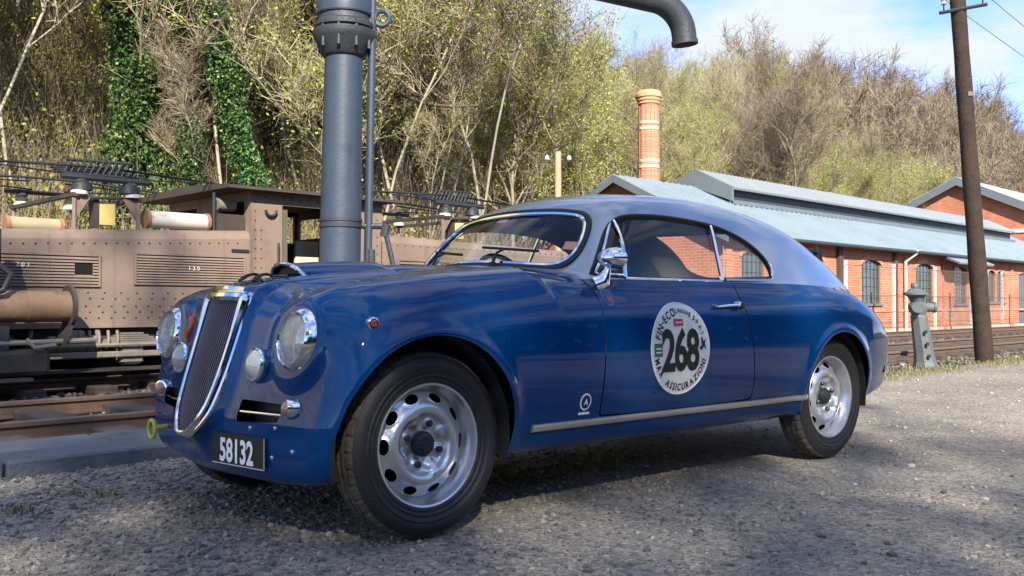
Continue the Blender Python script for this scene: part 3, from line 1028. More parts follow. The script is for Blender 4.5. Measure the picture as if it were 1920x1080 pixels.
SP = empty('utility_pole', p0, 'slim pale wooden pole with two insulators rising behind the car roof', 'pole')
mb = MB(); mb.tube([p0, p0 + Vector((0, 0, 4.52))], [.095, .075], 10); mb.build('shaft', mat('pale_wood', (.36, .28, .17), rough=.9, noise=(6, .9, (.46, .37, .25))), SP)
for s in (-1, 1):
    q = p0 + Vector((.20 * s, -.16 * s, 4.32))
    mb = MB(); mb.tube([p0 + Vector((0, 0, 4.26)), q + Vector((0, 0, -.03))], .015, 5); mb.build('bracket', IRON, SP)
    mb = MB(); mb.lathe([(.03, 0), (.055, .02), (.045, .10), (.0001, .13)], 10, 'Z', q); mb.build('insulator', PORC, SP)

# --- grey-green iron hydrant
HY = empty('hydrant', (10.6, 2.48, 0), 'old grey-green cast iron hydrant pillar leaning left of the telegraph pole', 'hydrant')
HYM = mat('hydrant_paint', (.080, .095, .096), rough=.6, noise=(9, .9, (.125, .138, .132)), bump=(30, .3))
lean = Matrix.Rotation(R(-6.0), 3, Vector((.667, .0, 0)).normalized()) if False else Matrix.Identity(3)
ldir = Vector((-.100, .085, 1.0))
def hy(z): return Vector((10.6, 2.48, 0)) + ldir * z
def hylathe(mb, prof, n=20, sq=None):
    vs = []; fs = []
    for r, z in prof:
        c = hy(z); r *= .76
        for j in range(n):
            a = 2 * PI * (j + .5) / n
            vs.append(c + Vector((r * math.cos(a), r * math.sin(a), 0)))
    for i in range(len(prof) - 1):
        for j in range(n): fs.append((i * n + j, i * n + (j + 1) % n, (i + 1) * n + (j + 1) % n, (i + 1) * n + j))
    fs.append(tuple(range(n - 1, -1, -1))); fs.append(tuple((len(prof) - 1) * n + j for j in range(n)))
    mb.add(vs, fs, n > 10)
mb = MB(); hylathe(mb, [(.215, -.05), (.215, .0), (.185, .06), (.165, .16), (.155, .40), (.140, .66), (.130, .68)], 8); mb.build('pedestal', HYM, HY)
mb = MB(); hylathe(mb, [(.115, .66), (.125, .70), (.155, .74), (.160, .79), (.140, .83), (.112, .85)], 20); mb.build('valve_body', HYM, HY)
mb = MB(); hylathe(mb, [(.105, .85), (.125, .90), (.165, .945), (.215, .95), (.215, .975), (.14, 1.0), (.10, 1.03), (.085, 1.035)], 20); mb.build('cap', HYM, HY)
mb = MB(); hylathe(mb, [(.06, 1.03), (.068, 1.06), (.055, 1.10), (.03, 1.115)], 8); mb.build('spindle', HYM, HY)
rt = Vector((.747, -.665, 0)); fw = Vector((-.9, -.45, 0)).normalized()
for d in (fw, rt):
    mb = MB(); c = hy(.785)
    mb.tube([c + d * .08, c + d * .20, c + d * .205, c + d * .235], [.062, .062, .074, .074], 14); mb.build('outlet', HYM, HY)
for z in (.14, .30, .46):
    mb = MB(); c = hy(z) + Vector((-.667, -.745, 0)) * (.158 - .02 * z)
    mb.box(c, (.035, .02, .045), rz=R(-41.7)); mb.build('inspection_hole', BLACK if 'BLACK' in globals() else mat('black_trim', (.008, .008, .009)), HY)

# --- wire fence in front of the shed
FN = 8.95
WIRE = mat('fence_wire', (.20, .15, .12), rough=.6, metal=.4)
FE = empty('wire_fence', tk(29, FN, 0), 'thin chain link wire fence on pale posts in front of the brick shed', 'fence')
for t in np.arange(23.0, 44, 3.1):
    mb = MB(); tbox(mb, t - .035, t + .035, FN - .035, FN + .035, -.15, 2.05); mb.build('post', mat('concrete_post', (.62, .58, .52), rough=.9), FE)
for z in (.15, .62, 1.1, 1.93):
    mb = MB(); mb.tube([tk(22.9, FN - .04, z), tk(43.4, FN - .04, z)], .008, 4, smooth=False); mb.build('line_wire', WIRE, FE)
mb = MB(); d = .13
for k in range(int(6.4 / d) + 16):
    a = 28.9 + (k - 14) * d
    for s in (1, -1):
        x0, x1 = a, a + 1.85
        za, zb_ = (.1, 1.95) if s > 0 else (1.95, .1)
        pa, pb = (x0, za), (x1, zb_)
        if x0 < 29.2:
            f = (29.2 - x0) / 1.85; pa = (29.2, za + (zb_ - za) * f)
        if x1 > 35.4:
            f = (35.4 - x0) / 1.85; pb = (35.4, za + (zb_ - za) * f)
        if x1 <= 29.2 or x0 >= 35.4: continue
        mb.tube([tk(pa[0], FN - .04, pa[1]), tk(pb[0], FN - .04, pb[1])], .0045, 3, cap=False, smooth=False)
mb.build('chain_link', WIRE, FE, kind='stuff')

# ================================================================== water crane
CRP = mat('crane_paint', (.030, .045, .066), rough=.5, noise=(3.2, .95, (.044, .062, .086)), bump=(22, .12), wear=(2.0, (.020, .027, .038), .56, .72), streak=(7, (.070, .082, .095), .62, .85))
CRD = mat('crane_iron', (.022, .026, .031), rough=.55, noise=(6, .9, (.045, .050, .058)), bump=(30, .3))
cb = Vector((3.80, 6.13, 0))
WC = empty('water_crane', (cb.x, cb.y, -.1), 'tall blue-grey iron water crane column with a swung-out spout behind the car', 'water crane')
cax = Vector((.012, -.010, 1.0))
def cz(z): return cb + Vector((cax.x * z, cax.y * z, z))
def clathe(prof, n=36): 
    mb = MB(); vs = []; fs = []
    for r, z in prof:
        c = cz(z)
        for j in range(n):
            a = 2 * PI * j / n
            vs.append(c + Vector((r * math.cos(a), r * math.sin(a), 0)))
    for i in range(len(prof) - 1):
        for j in range(n): fs.append((i * n + j, i * n + (j + 1) % n, (i + 1) * n + (j + 1) % n, (i + 1) * n + j))
    fs.append(tuple(range(n - 1, -1, -1))); fs.append(tuple((len(prof) - 1) * n + j for j in range(n)))
    mb.add(vs, fs, True); return mb
clathe([(.36, -.12), (.36, .06), (.30, .10), (.25, .25), (.238, .9), (.232, 2.0), (.216, 3.72)]).build('column', CRP, WC)
clathe([(.248, 1.70), (.248, 1.735), (.239, 1.737), (.239, 1.765), (.248, 1.767), (.248, 1.80)]).build('clamp_band', CRD, WC)
clathe([(.235, 3.66), (.26, 3.68), (.29, 3.78), (.345, 3.86), (.36, 3.90), (.36, 3.955), (.345, 3.96)]).build('lower_flange', CRD, WC)
clathe([(.30, 3.955), (.345, 3.99), (.345, 4.04), (.30, 4.07), (.29, 4.13), (.315, 4.15)]).build('upper_flange', CRD, WC)
clathe([(.31, 4.14), (.315, 4.25), (.30, 4.32), (.235, 4.36), (.230, 5.15), (.20, 5.32), (.10, 5.40)]).build('standpipe', CRP, WC)
for k in range(10):
    a = 2 * PI * k / 10 + .2
    c = cz(3.80) + Vector((.318 * math.cos(a), .318 * math.sin(a), 0))
    mb = MB(); mb.tube([c - Vector((0, 0, .06)), c + Vector((0, 0, .23))], .020, 6, smooth=False); mb.build('flange_bolt', CRD, WC)
rside = Vector((.747, -.665, 0))
pr = lambda z, o=.325: cz(z) + rside * o
mb = MB(); mb.tube([pr(1.0), pr(2.0), pr(4.6)], .042, 10); mb.build('operating_rod', CRP, WC)
mb = MB(); mb.tube([pr(.6, .27) , pr(1.0, .285), pr(2.0, .29), pr(4.5, .29)], .016, 8); mb.build('drain_pipe', CRD, WC)
mb = MB(); mb.tube([pr(1.72, .25), pr(1.72, .52)], .035, 8); mb.tube([pr(1.74, .52), pr(1.60, .50)], .05, 8); mb.build('rod_bracket', CRD, WC)
mb = MB(); mb.tube([pr(1.72, .50), pr(1.15, .64), pr(.4, .78)], .030, 8); mb.build('lever', CRD, WC)
mb = MB(); mb.tube([pr(1.45, .35), pr(.9, .36), pr(.1, .36)], .052, 8); mb.build('rod_sleeve', CRD, WC)
fwd = Vector((-.665, -.747, 0))
mb = MB(); c = pr(4.12, .43)
th = np.linspace(0, 2 * PI, 19)[:-1]
mb.tube([c + rside * (.085 * math.cos(t)) + Vector((0, 0, .085 * math.sin(t))) for t in th], .030, 8, closed=True); mb.tube([c + Vector((0, 0, .06)) - rside * .1, cz(4.22)], .045, 8); mb.build('hinge_eye', CRP, WC)
c = pr(4.0, .30); mb = MB(); mb.box(c, (.14, .10, .24), rz=R(-41.7), bevel=.02); mb.build('hinge_lug', CRD, WC)
# spout
sp0 = cz(5.14)
sp1 = Vector((7.86, 4.30, 4.66))
d = (sp1 - sp0)
path = [sp0 - d * .02] + [sp0 + d * f for f in (.25, .5, .75, .90)]
e = sp1; dn = Vector((.10, -.05, -1)).normalized()
dh = d.normalized()
for k in range(1, 9):
    a = k / 8 * PI / 2
    path.append(sp0 + d * .90 + dh * (math.sin(a) * .36) + dn * ((1 - math.cos(a)) * .34))
end = path[-1] + dn * .16
path.append(end)
mb = MB(); mb.tube(path, .158, 24, cap=False); SPO = mb.build('spout', CRD, WC)
mb = MB(); mb.tube([end - dn * .05, end], .172, 24); mb.build('spout_rim', CRD, SPO)
mb = MB(); mb.tube([end - dn * .01, end + dn * .004], .150, 24); mb.build('spout_mouth', mat('pipe_inside', (.012, .008, .006), rough=.9), SPO)
for f in (.30, .62):
    mb = MB(); c = sp0 + d * f; mb.tube([c - dh * .03, c + dh * .03], .175, 24); mb.build('pipe_joint', CRD, SPO)

# ================================================================== brown electric locomotive
LB = mat('loco_brown', (.195, .138, .102), rough=.8, noise=(2.2, .95, (.265, .192, .142)), bump=(20, .15), wear=(1.6, (.16, .11, .085), .54, .72), streak=(9, (.13, .085, .062), .56, .80))
LD = mat('loco_dark', (.035, .027, .023), rough=.8, noise=(5, .9, (.07, .052, .042)))
LU = mat('loco_underframe', (.024, .021, .019), rough=.85, noise=(6, .9, (.065, .054, .044)))
LG = mat('loco_grime', (.17, .145, .115), rough=.85, noise=(8, .9, (.28, .235, .18)), bump=(24, .3))
LRU = mat('loco_rust', (.26, .11, .055), rough=.85, noise=(6, .9, (.34, .19, .12)))
LIGHTP = mat('faded_white', (.56, .50, .41), rough=.8, noise=(5, .9, (.66, .63, .56)), wear=(4, (.33, .16, .08), .60, .70))
YEL = mat('yellow_box', (.62, .46, .11), rough=.6, noise=(9, .6, (.66, .53, .2)))
CREAMB = mat('cream_board', (.70, .64, .44), rough=.7)
LO = empty('electric_locomotive', tk(4.5, 7.75, -.05), 'old brown electric locomotive with central cab, louvred hoods and folded pantographs', 'locomotive')
A, B = 6.72, 8.80          # near and far side of the body
def lpart(name, m, fn, parent=LO, **k):
    mb = MB(); fn(mb); return mb.build(name, m, parent, **k)
def hood(name, ta, tb, za, zb_, zlow=.58):
    """hood whose top goes from za at ta to zb_ at tb, with a rounded upper edge"""
    prof = lambda zt: [(A, zlow), (A, zt - .10), (A + .03, zt - .035), (A + .10, zt), (B - .10, zt), (B - .03, zt - .035), (B, zt - .10), (B, zlow)]
    p0, p1 = prof(za), prof(zb_)
    mb = MB()
    k = 8
    vs = [tk(ta, n, z) for n, z in p0] + [tk(tb, n, z) for n, z in p1]
    fs = [tuple(range(k)), tuple(range(2 * k - 1, k - 1, -1))] + [(i, (i + 1) % k, k + (i + 1) % k, k + i) for i in range(k)]
    mb.add(vs, fs)
    return mb.build(name, LB, LO)
H1 = hood('hood', -2.2, 3.50, 1.42, 1.68)
H2 = hood('hood', 5.36, 10.6, 1.74, 1.62)
def rivets(parent, pts, n, r=.013):
    mb = MB()
    for t, z in pts:
        c = tk(t, n, z); k = 6
        vs = [c + TU * (r * math.cos(2 * PI * j / k)) + Vector((0, 0, r * math.sin(2 * PI * j / k))) for j in range(k)] + [c - TN * (r * .8)]
        mb.add(vs, [(j, (j + 1) % k, k) for j in range(k)])
    mb.build('rivets', LD, parent, kind='stuff')
htop = lambda t: 1.42 + .26 * (t + 2.2) / 5.7
pts = [(t, htop(t) - .15) for t in np.arange(.9, 3.4, .115)]
pts += [(t, z) for t in np.arange(-.2, 3.4, .13) for z in (.68, .80)] + [(t + .06, z) for t in np.arange(1.6, 3.4, .13) for z in (.74, .88)] + [(t, .94) for t in np.arange(1.3, 3.45, .17)]
rivets(H1, pts, A)
rivets(H2, [(t, 1.60) for t in np.arange(5.5, 9, .13)] + [(t, .80) for t in np.arange(5.5, 9, .15)], A)
def louvre(parent, ta, tb, za, zb_, k=9, port=None):
    F_ = MB()
    for (a, b, c, d) in ((ta, tb, zb_ - .022, zb_), (ta, tb, za, za + .022), (ta, ta + .024, za + .022, zb_ - .022), (tb - .024, tb, za + .022, zb_ - .022)):
        tbox(F_, a, b, A - .022, A + .001, c, d)
    f = F_.build('louvre_panel', LB, parent)
    mb = MB(); tbox(mb, ta + .02, tb - .02, A - .004, A + .002, za + .02, zb_ - .02); mb.build('louvre_back', LD, f)
    for i in range(k):
        z = za + .03 + (zb_ - za - .06) * (i + .5) / k; h = (zb_ - za - .06) / k
        mb = MB()
        segs = [(ta + .026, tb - .026)]
        if port and port[2] < z < port[3]: segs = [(ta + .026, port[0]), (port[1], tb - .026)]
        for a, b in segs:
            mb.add([tk(a, A - .006, z + h * .42), tk(b, A - .006, z + h * .42), tk(b, A - .024, z - h * .40), tk(a, A - .024, z - h * .40), tk(a, A - .006, z - h * .30), tk(b, A - .006, z - h * .30)], [(0, 1, 2, 3), (3, 2, 5, 4)])
        mb.build('slat', LB, f)
    if port:
        mb = MB(); tbox(mb, port[0], port[1], A - .010, A - .005, port[2], port[3]); mb.build('port', mat('black_void', (.004, .004, .004), rough=1), f)
    return f
L1 = louvre(H1, -.6, 1.76, 1.0, 1.335, 9, (1.50, 1.68, 1.13, 1.24))
L2 = louvre(H1, 2.11, 3.41, 1.03, 1.375, 10)
L3 = louvre(H2, 5.62, 7.4, 1.05, 1.42, 9)
def fleet_no(txt, t, z, parent):
    V2, F2 = text_mesh(txt, .060, .002, 1.1)
    mb = MB(); mb.add([tk(t + u, A - .030, z + v) for u, v in V2], F2); mb.build('lettering', LIGHTP, parent, auto=False)
fleet_no('1 2 0', 2.78, 1.22, L2)
fleet_no('2 0 1', 1.0, 1.21, L1)
# cab
CABT0, CABT1, CABZ = 3.48, 5.38, 2.14
DT0, DT1 = 3.90, 4.62
nw = lambda u, v, d: tk(u, A + d, v)
nf = lambda u, v, d: tk(u, B - d, v)
mb = MB()
hole = [(DT0, .72), (DT1, .72), (DT1, 2.0), (DT0, 2.0)]
wall_holes(mb, [(CABT0, .58), (CABT1, .58), (CABT1, CABZ), (CABT0, CABZ)], [hole], nw, .05)
wall_holes(mb, [(CABT0, .58), (CABT1, .58), (CABT1, CABZ), (CABT0, CABZ)], [[(4.75, 1.70), (5.34, 1.70), (5.34, 2.08), (4.75, 2.08)]], nf, .05)
for T in (CABT0, CABT1):
    we = lambda u, v, d, T=T: tk(T + (d if T == CABT0 else -d), u, v)
    wall_holes(mb, [(A, .58), (B, .58), (B, CABZ), (A, CABZ)], [[(A + .15, 1.75), (A + .75, 1.75), (A + .75, 2.03), (A + .15, 2.03)], [(B - .75, 1.75), (B - .15, 1.75), (B - .15, 2.03), (B - .75, 2.03)]], we, .04)
CAB = mb.build('cab', LB, LO, auto=False)
lpart('cab_inside', CREAMB, lambda mb: tbox(mb, 4.50, 4.84, A + .66, A + .70, .72, 1.64), CAB)
lpart('door_post', mat('dull_green', (.10, .10, .06), rough=.8), lambda mb: tbox(mb, DT0, DT0 + .10, A + .05, A + .10, .72, 2.0), CAB)
lpart('control_desk', LD, lambda mb: tbox(mb, 3.55, 3.9, A + .5, B - .5, .72, 1.45), CAB)
lpart('handrail', IRON, lambda mb: mb.tube([tk(3.82, A - .05, .9), tk(3.82, A - .05, 1.55)], .014, 6), CAB)
def roofshape(mb):
    pts = [(A - .16, CABZ), (A - .15, CABZ + .035), (A + .25, CABZ + .075), ((A + B) / 2, CABZ + .095), (B - .25, CABZ + .075), (B + .15, CABZ + .035), (B + .16, CABZ)]
    mb.prism(pts, 3.12, 5.55, lambda n, z, t: tk(t, n, z))
ROO = lpart('cab_roof', LD, roofshape)
rivets(CAB, [(t, 2.08) for t in np.arange(3.55, 5.3, .12)] + [(3.54, z) for z in np.arange(.7, 2.05, .11)] + [(3.62, z) for z in np.arange(.7, 1.8, .11)] + [(5.30, z) for z in np.arange(.7, 2.05, .11)], A)
lpart('hook', IRON, lambda mb: mb.tube([tk(3.66 + .07 * (1 - math.cos(a)), A - .03, 1.93 - .07 * math.sin(a)) for a in np.linspace(0, PI, 9)], .016, 6), CAB)
lpart('vent_slot', IRON, lambda mb: tbox(mb, 3.24, 3.46, A - .012, A + .01, 1.42, 1.455), H1)
lpart('vent_slot', IRON, lambda mb: tbox(mb, 3.46, 3.68, A - .012, A + .01, 1.05, 1.085), CAB)
for (t, z, r) in ((3.28, 1.98, .075), (3.22, 1.80, .05)):
    lpart('whistle', LG if r > .06 else IRON, lambda mb: mb.tube([tk(t - .10, A + .25, z), tk(t + .12, A + .25, z)], r, 12))
lpart('end_rail', IRON, lambda mb: mb.tube([tk(3.10, A + .15, 1.66), tk(3.10, A + .15, 2.1)], .02, 6))
lpart('cab_step', LD, lambda mb: tbox(mb, 3.12, 3.46, A + .10, A + .5, 1.66, 1.86))
# roof tanks on the hoods
def tankroll(t0, t1, z, r, n, m, capm):
    def f(mb): mb.tube([tk(t0, n, z), tk(t1, n, z)], r, 16)
    T = lpart('resistor_box', m, f)
    for t in (t0 - .02, t1 + .02):
        lpart('end_plate', capm, lambda mb: mb.tube([tk(t - .018, n, z), tk(t + .018, n, z)], r * 1.12, 16), T)
tankroll(2.36, 3.02, 1.755, .095, A + .22, LIGHTP, LRU)
tankroll(.95, 1.42, 1.62, .075, A + .22, mat('olive_ochre', (.32, .25, .15), rough=.8, noise=(5, .9, (.40, .33, .2))), LRU)
tankroll(-.6, .75, 1.60, .075, A + .22, LB, LRU)
# pantographs: two posts, insulators, folded lattice arms
INS = mat('brown_insulator', (.05, .04, .037), rough=.3)
WCAP = mat('white_cap', (.66, .63, .57), rough=.6)
def panto(tc, zb_, zoff):
    PA = bpy.data.objects.new('pantograph', None); COL.objects.link(PA); PA.parent = LO
    for s in (-1, 1):
        t = tc + s * .335
        for n in (A + .12, B - .12):
            lpart('post', LB, lambda mb: mb.tube([tk(t, n, zb_ - .05), tk(t, n, zb_ + .40)], .022, 8), PA)
        lpart('gusset', LB, lambda mb: mb.add([tk(t, A + .12, zb_ + .38), tk(t - s * .17, A + .12, zb_ + .38), tk(t, A + .12, zb_ + .12), tk(t, A + .14, zb_ + .38), tk(t - s * .17, A + .14, zb_ + .38), tk(t, A + .14, zb_ + .12)], [(0, 1, 2), (5, 4, 3), (0, 3, 4, 1), (1, 4, 5, 2), (2, 5, 3, 0)]), PA)
        lpart('beam', LD, lambda mb: tbox(mb, t - .03, t + .03, A + .08, B - .08, zb_ + .37, zb_ + .41), PA)
        for n in (A + .14, B - .2):
            c = tk(t - s * .06, n, zb_ + .41)
            lpart('insulator', INS, lambda mb: mb.lathe([(.05, 0), (.075, .02), (.045, .045), (.075, .07), (.045, .095), (.06, .12), (.03, .15)], 12, 'Z', c), PA)
            lpart('insulator_cap', WCAP, lambda mb: mb.lathe([(.085, -.012), (.088, .02), (.05, .045), (.0001, .05)], 12, 'Z', c), PA)
    z1 = zb_ + .57
    for n in (A + .14, B - .2):
        lpart('base_bar', IRON, lambda mb: mb.tube([tk(tc - .46, n, z1), tk(tc + .46, n, z1)], .030, 6), PA)
    for n in (A + .2, B - .25):
        for s in (-1, 1):
            lpart('arm', IRON, lambda mb: mb.tube([tk(tc + s * .18, n, z1 + .03), tk(tc + s * 1.35, n + .05, z1 + .09), tk(tc + s * .20, n + .02, z1 + .13)], .011, 5), PA)
    for n in (A + .35, B - .4):
        lpart('collector', IRON, lambda mb: mb.tube([tk(tc - 1.45, n, z1 + .10), tk(tc - .3, n, z1 + .15), tk(tc + .3, n, z1 + .15), tk(tc + 1.40, n, z1 + .09)], .014, 5), PA)
    for k in range(12):
        t = tc - .40 + k * .066
        lpart('lattice', IRON, lambda mb: mb.tube([tk(t, A + .3, z1 + .02), tk(t + .10, A + .3, z1 + .20), tk(t + .14, A + .32, z1 + .03)], .011, 5), PA)
    for k in range(5):
        lpart('cross_bar', IRON, lambda mb: mb.tube([tk(tc - .42, A + .16 + k * .1, z1 + .02 + .03 * k), tk(tc + .42, A + .20 + k * .1, z1 + .03 + .035 * k)], .016, 5), PA)
    for s in (-1, 1):
        lpart('bell', IRON, lambda mb: mb.lathe([(.11, zb_ + .44), (.10, zb_ + .50), (.05, zb_ + .56), (.03, zb_ + .60)], 12, 'Z', tk(tc + s * .25, A + .16)), PA)
    lpart('top_bar', IRON, lambda mb: mb.tube([tk(tc - .34, A + .32, z1 + .20), tk(tc + .34, A + .32, z1 + .22)], .018, 6), PA)
    lpart('spring', IRON, lambda mb: mb.tube([tk(tc - .3 + .6 * i / 40, A + .36 + .04 * math.cos(i * 1.7), z1 + .10 + .04 * math.sin(i * 1.7)) for i in range(41)], .010, 5), PA)
    YB = lpart('junction_box', YEL, lambda mb: tbox(mb, tc - .06, tc + .11, A + .18, A + .30, zb_ + .10, zb_ + .34), PA)
    lpart('box_shadow', LD, lambda mb: tbox(mb, tc - .11, tc - .062, A + .17, A + .32, zb_ + .07, zb_ + .36), YB)  # dark slab standing in for the shadow left of the yellow box
    lpart('cross_brace', LD, lambda mb: mb.tube([tk(tc - .32, A + .14, zb_ + .36), tk(tc + .32, A + .14, zb_ + .40)], .018, 6), PA)
panto(1.875, 1.56, 0)
panto(6.85, 1.66, 0)
# frame, springs, axle boxes, wheels, rods
lpart('frame_beam', LU, lambda mb: tbox(mb, -2.2, 10.6, A + .10, A + .22, .30, .578))
lpart('frame_beam', LU, lambda mb: tbox(mb, -2.2, 10.6, B - .22, B - .10, .30, .578))
lpart('inner_frame', LU, lambda mb: tbox(mb, -2.2, 10.6, A + .62, A + .68, .0, .578))
lpart('floor_pan', LU, lambda mb: tbox(mb, -2.1, 10.5, A + .3, B - .3, .36, .578))
wh = empty('wheelset', (0, 0, 0)); 
bpy.data.objects.remove(wh)
for t in (-.6, .75, 2.1, 3.3, 5.4, 6.8, 8.2, 9.6):
    def f(mb):
        for n in (7.10, 8.42):
            c = tk(t, n, .30)
            mb.lathe([(.245, -.05), (.265, -.05), (.265, -.03), (.24, -.025), (.24, .05), (.20, .055), (.19, .03), (.07, .03), (.06, .07), (.0001, .07)], 28, 'Y', c)
        mb.tube([tk(t, 6.95, .30), tk(t, 8.6, .30)], .05, 10)
    lpart('wheelset', LU, f)
    lpart('axle_box', LG, lambda mb: tbox(mb, t - .13, t + .13, A - .02, A + .12, .19, .40, .03))
    def sp(mb):
        for k in range(5): tbox(mb, t - .34 + k * .055, t + .34 - k * .055, A - .01, A + .07, .42 + k * .022, .438 + k * .022)
    s_ = lpart('leaf_spring', LG, sp, kind='stuff')
    lpart('spring_hanger', LG, lambda mb: mb.tube([tk(t - .34, A + .03, .42), tk(t - .36, A + .03, .56)], .018, 6))
    lpart('spring_hanger', LG, lambda mb: mb.tube([tk(t + .34, A + .03, .42), tk(t + .36, A + .03, .56)], .018, 6))
lpart('coupling_rod', LG, lambda mb: tbox(mb, .62, 3.42, A - .06, A - .02, .27, .335, .012))
lpart('step_board', LD, lambda mb: tbox(mb, .1, 3.6, A - .12, A + .05, .135, .165))
for (a, b, z0, z1) in ((1.25, 1.75, .33, .50), (1.45, 1.62, .46, .56), (2.45, 2.90, .30, .44), (2.60, 2.72, .44, .56), (.10, .42, .28, .48)):
    lpart('brake_gear', LG, lambda mb: tbox(mb, a, b, A + .0, A + .09, z0, z1, .02))
for k in range(7):
    t = 1.35 + k * .095
    lpart('pipe', LG, lambda mb: mb.tube([tk(t, A - .01, .36), tk(t + .02, A - .03, .45), tk(t + .02, A, .55)], .016, 6))
lpart('brake_pipe', LG, lambda mb: mb.tube([tk(.4, A - .03, .44), tk(1.1, A - .05, .445), tk(1.3, A - .05, .40), tk(3.4, A - .05, .405)], .022, 6))

# ---- dark end of a second locomotive at the left edge of the picture
SL = empty('steam_locomotive', tk(.1, 6.2, -.05), 'black end of a steam locomotive with lamp and brown cylinder at the left edge', 'locomotive')
sp_ = lambda name, m, fn, par=SL, **k: lpart(name, m, fn, par, **k)
BRC = mat('ochre_brown', (.17, .105, .06), rough=.6, noise=(5, .9, (.27, .175, .10)), bump=(20, .2), wear=(2.5, (.07, .045, .035), .55, .7))
cyl = sp_('cylinder', BRC, lambda mb: mb.tube([tk(.0, 6.30, .80), tk(.98, 6.30, .80)], .150, 24))
sp_('cylinder_flange', LD, lambda mb: mb.tube([tk(.98, 6.30, .80), tk(1.015, 6.30, .80)], .205, 24), cyl)
sp_('cylinder_band', LRU, lambda mb: mb.tube([tk(.60, 6.30, .80), tk(.615, 6.30, .80)], .153, 24), cyl)
sp_('bracket', LD, lambda mb: mb.add([tk(1.0, 6.2, .66), tk(1.0, 6.45, .66), tk(.90, 6.45, .42), tk(.90, 6.2, .42), tk(1.03, 6.2, .66), tk(1.03, 6.45, .66), tk(.93, 6.45, .42), tk(.93, 6.2, .42)], [(0, 1, 2, 3), (7, 6, 5, 4), (0, 4, 5, 1), (3, 2, 6, 7), (0, 3, 7, 4), (1, 5, 6, 2)]))
def lampf(mb):
    mb.tube([tk(.20, 6.25, 1.36), tk(.36, 6.2, 1.36)], [.17, .15], 20); mb.tube([tk(.28, 6.22, 1.46), tk(.28, 6.22, 1.60)], .07, 12)
sp_('lamp', IRON, lampf)
sp_('smokebox', IRON, lambda mb: mb.tube([tk(-2.0, 6.6, 1.15), tk(.28, 6.6, 1.15)], .33, 28))
sp_('lamp_bracket', IRON, lambda mb: mb.tube([tk(.25, 6.22, 1.2), tk(.25, 6.22, .9), tk(.1, 6.22, .5)], .04, 8))
sp_('hose', IRON, lambda mb: mb.tube([tk(.28, 6.15, 1.22), tk(.42, 6.12, 1.10), tk(.36, 6.12, .95), tk(.18, 6.15, .88)], .028, 8))
sp_('buffer_beam', IRON, lambda mb: tbox(mb, -1.5, .42, 6.15, 6.32, .40, .62))
sp_('steam_chest', LU, lambda mb: tbox(mb, -.6, .78, 6.12, 6.4, .16, .40, .04))
sp_('drain_cock', LG, lambda mb: mb.tube([tk(.55, 6.1, .50), tk(.62, 6.08, .42), tk(.80, 6.08, .44)], .022, 6))
sp_('valve_rod', LG, lambda mb: mb.tube([tk(.1, 6.12, .46), tk(1.25, 6.3, .47)], .025, 8))
def gland(mb):
    c = tk(.62, 6.10, .28); mb.lathe([(.13, -.05), (.14, .02), (.10, .05), (.0001, .055)], 8, 'Y', c)
sp_('running_board', LU, lambda mb: tbox(mb, -1.8, .60, 6.05, 6.5, .115, .145))
SL.location += TU * .30
SL.location += Vector((0, 0, 0))

# ================================================================== wooded hillside
def hill_z(t, n):
    t = np.asarray(t, float); n = np.asarray(n, float)
    s = np.clip((t - 12) / 8, 0, 1); s = s * s * (3 - 2 * s)
    n0 = 11.0 + 7.0 * s
    g = np.clip((t - 62) / 22, 0, 1); g = g * g * (3 - 2 * g)
    lf = np.clip((27 - t) / 13, 0, 1); lf = lf * lf * (3 - 2 * lf)
    top = 11.6 + 9.5 * lf + 6.2 * g + 1.2 * np.sin(t * .11 + 1)
    u = np.clip((n - n0) / (45 - n0), 0, 1.0)
    z = top * (u * .80 + .20 * u * u * (3 - 2 * u)) + .5 * np.clip(u * 12, 0, 1) * (vnoise(t * .3, n * .3, 21) - .5) + .35 * np.clip(u * 20, 0, 1)
    over = np.clip(n - 45, 0, 200)
    return -.16 + z - .02 * over - .0012 * over ** 2 * .2
HMAT = mat('leaf_litter', (.36, .29, .17), rough=1.0, noise=(1.6, .95, (.52, .43, .26)), bump=(5, 1.0), wear=(.9, (.22, .25, .075), .50, .62))
nt_, nn2 = 260, 90
Tg, Ng = np.meshgrid(np.concatenate([np.linspace(-40, 60, 170), np.linspace(61, 420, 90)]), np.concatenate([np.linspace(10.6, 50, 70), np.linspace(52, 160, 20)]), indexing='ij')
Zg = hill_z(Tg, Ng)
V = np.stack([TU.x * Tg + TN.x * Ng, TU.y * Tg + TN.y * Ng, Zg], -1).reshape(-1, 3)
i = np.arange(nt_ * nn2).reshape(nt_, nn2)
o = np_mesh('hillside', V, np.stack([i[:-1, :-1], i[1:, :-1], i[1:, 1:], i[:-1, 1:]], -1).reshape(-1, 4), HMAT)
props(o, kind='structure')

